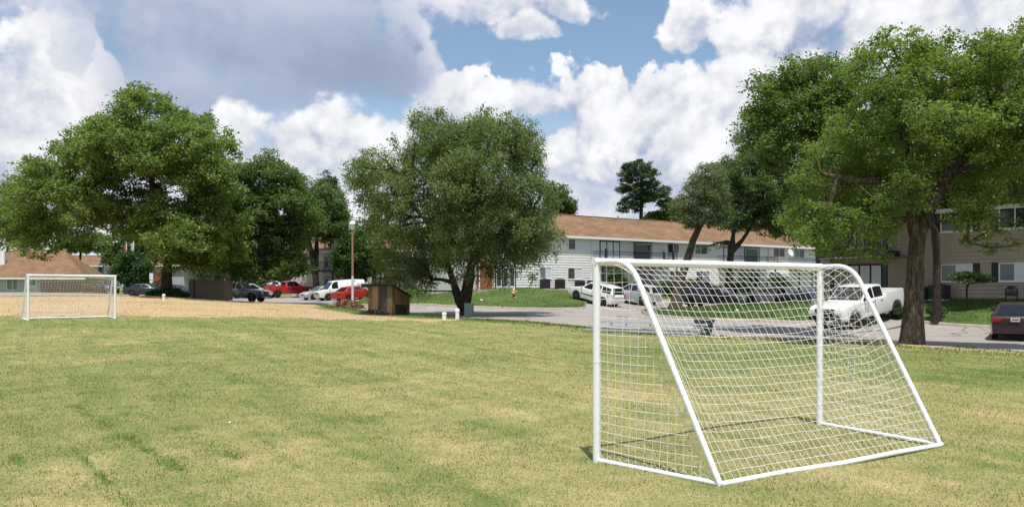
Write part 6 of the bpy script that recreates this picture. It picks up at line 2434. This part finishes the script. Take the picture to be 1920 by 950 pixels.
# lamp post
def lamp_post():
    x, y = xat(661, 64.5), 64.5
    z = gz(x, y)
    h = CAMZ + (HOR - 413) / FOC * 64.5 - z
    t = thing('lamp_post', 'tall rusty lamp post with a white cap in front of the white van', 'lamp post', (x, y, z))
    MB().tube([(0, 0, -.1), (0, 0, h * .36)], [.105, .10], 10).build('lower_pole', M['post_white'], t)
    MB().tube([(0, 0, h * .36), (0, 0, h * .91)], [.095, .085], 10).build('upper_pole', M['rust'], t)
    MB().lathe([(.12, h * .89), (.20, h * .91), (.20, h * .955), (.14, h * .96)], 12).build('lantern', M['curtain'], t)
    MB().lathe([(.30, h * .955), (.29, h * .965), (.14, h * .99), (0, h)], 12).build('cap', M['trim_white'], t)


lamp_post()


def pile(label, name, px, d, rx, ry, hgt, n, size, m, cat, seed):
    rg = np.random.default_rng(seed)
    x0, y0 = xat(px, d), d
    z0 = gz(x0, y0)
    p = rg.normal(0, .45, (n, 2))
    rr = np.clip(1 - (p ** 2).sum(1), 0, 1)
    x, y = p[:, 0] * rx, p[:, 1] * ry
    z = ground_z(x + x0, y + y0) - z0 + rg.uniform(0, 1, n) * hgt * np.sqrt(rr) + .01
    C = np.c_[x, y, z]
    a = rg.normal(0, 1, (n, 3))
    a /= np.linalg.norm(a, axis=1)[:, None]
    b = np.cross(a, rg.normal(0, 1, (n, 3)))
    b /= np.linalg.norm(b, axis=1)[:, None]
    s = size * rg.uniform(.5, 1.4, n)[:, None]
    V = np.stack([C - a * s * .5, C + b * s * .22, C + a * s * .5, C - b * s * .22], 1).reshape(-1, 3)
    o = obj(name, np_mesh(name, V, quads=np.arange(4 * n).reshape(-1, 4)), M[m])
    o.location = (x0, y0, z0)
    tag(o, label, cat)


pile('heap of dry brown leaves around the foot of the lamp post', 'leaf_pile', 652, 60.5, 1.35, .7, .62, 2600, .22, 'dead_leaf', 'leaf pile', 4)
pile('dark heap of leaves against the wooden shed', 'leaf_pile', 703, 46.0, .95, .30, .30, 900, .15, 'shed_dark', 'leaf pile', 5)
pile('patch of reddish clay clods on the straw mound', 'clay_clods', 284, 57, 1.1, .6, .10, 420, .14, 'clay', 'soil', 6)


# utility box and standpipes
def utility_box():
    x, y = xat(879.5, 45.2), 45.2
    t = thing('utility_box', 'green ribbed utility box beside the centre tree trunk', 'utility box', (x, y, gz(x, y)), R(-8))
    MB().box(-.24, .24, -.22, .22, -.05, .74).build('cabinet', M['utility_green'], t)
    MB().box(-.26, .26, -.25, .25, .74, .80).build('lid', M['utility_green'], t)
    for i in range(5):
        MB().box(-.22, .22, -.245, -.221, .06 + i * .135, .15 + i * .135).build('louvre', M['utility_green'], t)


utility_box()


def standpipe(label, px, d, h, r):
    x, y = xat(px, d), d
    t = thing('standpipe', label, 'pipe', (x, y, gz(x, y)), 0, 'white plastic standpipes')
    MB().lathe([(r * .92, -.08), (r * .92, h * .80)], 14).build('pipe', M['pvc'], t)
    MB().lathe([(r * 1.03, h * .68), (r * 1.03, h * .88), (r * .85, h * .96), (r * .5, h), (0, h)], 14).build('cap', M['pvc'], t)


standpipe('short white capped standpipe, the left one before the centre tree', 833, 39.5, .40, .115)
standpipe('taller white capped standpipe, the right one before the centre tree', 857.5, 40.2, .56, .115)
standpipe('white standpipe on the straw slope below the huge tree', 307, 54.5, .48, .10)


def hydrant():
    x, y = xat(964, 63.5), 63.5
    t = thing('fire_hydrant', 'yellow fire hydrant on the centre lawn', 'fire hydrant', (x, y, gz(x, y)), R(-15))
    MB().lathe([(.17, 0), (.17, .05), (.12, .06), (.12, .52), (.155, .53), (.155, .58), (.13, .60), (.11, .70), (.05, .78), (.035, .84), (0, .85)], 14).build('barrel', M['hydrant_yellow'], t)
    for sx_ in (-1, 1):
        MB().lathe([(.065, .10 * sx_), (.065, .19 * sx_), (.08, .19 * sx_), (.08, .23 * sx_), (.0, .24 * sx_)], 10, (0, 0, .44), 'x').build('side_nozzle', M['hydrant_yellow'], t)
    MB().lathe([(.095, -.10), (.095, -.20), (.12, -.20), (.12, -.26), (0, -.27)], 12, (0, 0, .36), 'y').build('front_nozzle', M['hydrant_yellow'], t)
    MB().lathe([(.135, .05), (.135, .24)], 12).build('base_collar', M['hydrant_brown'], t)


hydrant()


# dark timber enclosure, left
def enclosure():
    d = 66
    x0, x1 = xat(354, d), xat(420, d)
    z = gz((x0 + x1) / 2, d) - .1
    t = thing('bin_enclosure', 'dark weathered timber enclosure under the trees on the straw slope', 'enclosure', (x0, d, z))
    n = 15
    w = (x1 - x0) / n
    me = MB().box(.006, w - .006, -.02, .02, 0, 1.72).mesh('board')
    me.materials.append(M['grey_wood'])
    for i in range(n):
        o = bpy.data.objects.new('board', me)
        link(o, t)
        o.location = (i * w, .004 * (i % 2), 0)
        o.scale = (1, 1, 1 + .02 * math.sin(i * 2.1))
    m2 = MB().box(-.02, .02, 0, .19, 0, 1.7).mesh('board')
    m2.materials.append(M['grey_wood'])
    for k in range(10):
        for xx in (0, x1 - x0):
            o = bpy.data.objects.new('board', m2)
            link(o, t)
            o.location = (xx, .03 + k * .2, 0)
    MB().box(-.05, x1 - x0 + .05, -.05, .03, 1.76, 1.86).build('top_rail', M['grey_wood'], t)
    MB().box(.42, .52, -.05, -.022, 0, 1.76).build('gate_post', M['shed_dark'], t)


enclosure()


# brown board fence, firewood, sign, flagpoles at the far left
def board_fence():
    d = 108
    x0, x1 = xat(76, d), xat(152, d)
    z = gz((x0 + x1) / 2, d) - .05
    t = thing('board_fence', 'brown vertical board fence in front of the low building', 'fence', (x0, d, z))
    n = 30
    w = (x1 - x0) / n
    me = MB().box(.01, w - .01, -.015, .015, 0, 1.75).mesh('board')
    me.materials.append(M['brown_fence'])
    for i in range(n):
        o = bpy.data.objects.new('board', me)
        link(o, t)
        o.location = (i * w, 0, .03 * math.sin(i * 3.3))
    for zz in (.35, 1.4):
        MB().box(0, x1 - x0, .016, .06, zz, zz + .1).build('rail', M['brown_fence'], t)


board_fence()


def firewood():
    d = 105.5
    rows = [(12, 0), (11, 1), (9, 2), (6, 3), (4, 4)]
    me = MB().lathe([(.0, -.25), (.125, -.25), (.13, 0), (.125, .25), (0, .25)], 8, (0, 0, 0), 'y').mesh('log')
    me.materials.append(M['firewood'])
    x0 = xat(156, d)
    zz = gz(x0 + 1.5, d)
    k = 0
    for n, r_ in rows:
        for i in range(n):
            o = bpy.data.objects.new('firewood_log', me)
            link(o)
            o.location = (x0 + .14 + i * .262 + .131 * (r_ % 2), d + random.uniform(-.03, .03), zz + .12 + r_ * .222)
            o.rotation_euler = (0, random.uniform(0, 6), random.uniform(-.05, .05))
            o.scale = (random.uniform(.9, 1.0), random.uniform(.8, 1.1), random.uniform(.9, 1.0))
            tag(o, 'round brown log in the firewood stack by the board fence', 'log', 'logs in the firewood stack')
            k += 1


firewood()


def flagpole(label, px, d, ytop, flag):
    x = xat(px, d)
    z = gz(x, d)
    h = CAMZ + (HOR - ytop) / FOC * d - z
    t = thing('flagpole', label, 'flagpole', (x, d, z), 0, 'flagpoles by the low building')
    MB().tube([(0, 0, -.1), (0, 0, h)], [.09, .06], 10).build('pole', M['trim_white'], t)
    MB().lathe([(0, h), (.09, h + .05), (.09, h + .10), (0, h + .16)], 10).build('finial', M['galvanised'], t)
    # limp folded flag hanging along the pole
    mb = MB()
    V = []
    n, m_ = 9, 7
    for i in range(n):
        for j in range(m_):
            a = j / (m_ - 1)
            V.append((-.03 - .38 * a * (1 - .35 * i / n) + .05 * math.sin(i * 1.3 + j), .10 * math.sin(j * 2.1 + i * .5), h - .15 - i * .17 - .25 * a))
    F = [(i * m_ + j, i * m_ + j + 1, (i + 1) * m_ + j + 1, (i + 1) * m_ + j) for i in range(n - 1) for j in range(m_ - 1)]
    mb.add(V, F, True).build('flag', M[flag], t)


flagpole('white flagpole with a limp red flag, the left of the pair', 237, 103, 456, 'flag_red')
flagpole('white flagpole with a limp pale flag, the right of the pair', 250.5, 103, 452, 'flag_pale')


def street_sign():
    d = 92
    x = xat(284, d)
    z = gz(x, d)
    t = thing('street_sign', 'white parking sign on a post left of the big tree trunk', 'sign', (x, d, z))
    h = CAMZ + (HOR - 512) / FOC * d - z
    MB().tube([(0, 0, -.1), (0, 0, h - .05)], .035, 8).build('post', M['galvanised'], t)
    MB().box(-.22, .22, -.06, -.037, h - .75, h).build('sign_panel', M['sign_white'], t)
    MB().box(-.18, .18, -.06, -.037, h - 1.15, h - .82).build('sign_panel', M['sign_white'], t)


street_sign()


# trash bin and low aluminium bleacher beyond the near goal
def trash_bin():
    x, y = xat(1320, 29.3), 29.3
    t = thing('trash_bin', 'dark wheeled trash bin standing at the street edge behind the goal net', 'trash bin', (x, y, gz(x, y)), R(12))
    lo, hi = (.20, .18), (.28, .27)
    H_ = .56
    v = [(sx_ * lo[0], sy_ * lo[1], 0) for sx_, sy_ in ((-1, -1), (1, -1), (1, 1), (-1, 1))] + [(sx_ * hi[0], sy_ * hi[1], H_) for sx_, sy_ in ((-1, -1), (1, -1), (1, 1), (-1, 1))]
    MB().add(v, [(0, 3, 2, 1), (4, 5, 6, 7), (0, 1, 5, 4), (1, 2, 6, 5), (2, 3, 7, 6), (3, 0, 4, 7)]).build('bin_body', M['bin_body'], t)
    MB().box(-.30, .30, -.29, .29, H_ - .03, H_ + .02).build('rim', M['bin_body'], t)
    v = [(-.31, -.30, H_ + .022), (.31, -.30, H_ + .022), (.31, .30, H_ + .022), (-.31, .30, H_ + .022), (-.25, -.22, H_ + .08), (.25, -.22, H_ + .08), (.25, .24, H_ + .09), (-.25, .24, H_ + .09)]
    MB().add(v, [(0, 3, 2, 1), (4, 5, 6, 7), (0, 1, 5, 4), (1, 2, 6, 5), (2, 3, 7, 6), (3, 0, 4, 7)]).build('lid', M['bin_lid'], t)
    MB().tube([(.22, .31, H_ - .05), (.22, .36, H_ - .03), (-.22, .36, H_ - .03), (-.22, .31, H_ - .05)], .014, 6).build('handle', M['bin_body'], t)
    for sx_ in (-1, 1):
        MB().lathe([(0, -.025), (.09, -.025), (.09, .025), (0, .025)], 12, (sx_ * .2, .2, .09), 'x').build('wheel', M['tyre'], t)


trash_bin()


def bleacher():
    a, b = (xat(1112, 31.5), 31.5), (xat(1312, 28.6), 28.6)
    L = math.hypot(b[0] - a[0], b[1] - a[1])
    ang = math.atan2(b[1] - a[1], b[0] - a[0])
    z = min(gz(*a), gz(*b))
    t = thing('bleacher', 'low aluminium bleacher bench behind the near goal net', 'bleacher', (a[0], a[1], z), ang)
    for nm, y0, z0, w in (('seat_plank', .55, .40, .26), ('seat_plank', 0.0, .24, .26), ('foot_plank', .28, .13, .24), ('foot_plank', -.30, .10, .22)):
        pb = MB().box(-.2, L + .1, y0 - w / 2, y0 + w / 2, z0, z0 + .035)
        pb.box(-.2, L + .1, y0 - w / 2, y0 - w / 2 + .02, z0 - .045, z0)
        pb.build(nm, M['aluminium'], t)
    for i, x in enumerate((.55, L * .5, L - .45)):
        f = MB().tube([(x, -.45, .03), (x, .8, .03)], .025, 6)
        f.tube([(x, .55, .02), (x, .55, .40)], .025, 6).tube([(x, 0, .02), (x, 0, .24)], .025, 6).tube([(x, -.3, .03), (x, .6, .37)], .02, 6)
        f.build('frame', M['galvanised'], t)
    for x in (1.15, L - .55):
        MB().box(x - .02, x + .02, .66, .70, .02, .62).box(x - .13, x + .13, .64, .72, .62, .66).build('back_bracket', M['galvanised'], t)


bleacher()


# scraps of paper on the grass
for i, (px, py, lab) in enumerate(((431, 797, 'crumpled white scrap of paper on the field'), (1382, 590, 'pale scrap lying on the grass island'), (903, 566, 'white scrap at the kerb of the centre lawn'))):
    if i == 0:
        x, y = _g(px, py)
    else:
        d = (0, 46, 62)[i]
        x, y = xat(px, d), d
    rg = np.random.default_rng(40 + i)
    s = .016 if i == 0 else .10
    bm = bmesh.new()
    bmesh.ops.create_icosphere(bm, subdivisions=2, radius=s)
    for v in bm.verts:
        v.co *= 1 + rg.normal(0, .22)
        v.co.z *= .6
    me = bpy.data.meshes.new('paper_scrap')
    bm.to_mesh(me)
    bm.free()
    o = obj('paper_scrap', me, M['paper'])
    o.location = (x, y, gz(x, y) + s * .45 + (.03 if i == 0 else .05))
    tag(o, lab, 'paper')
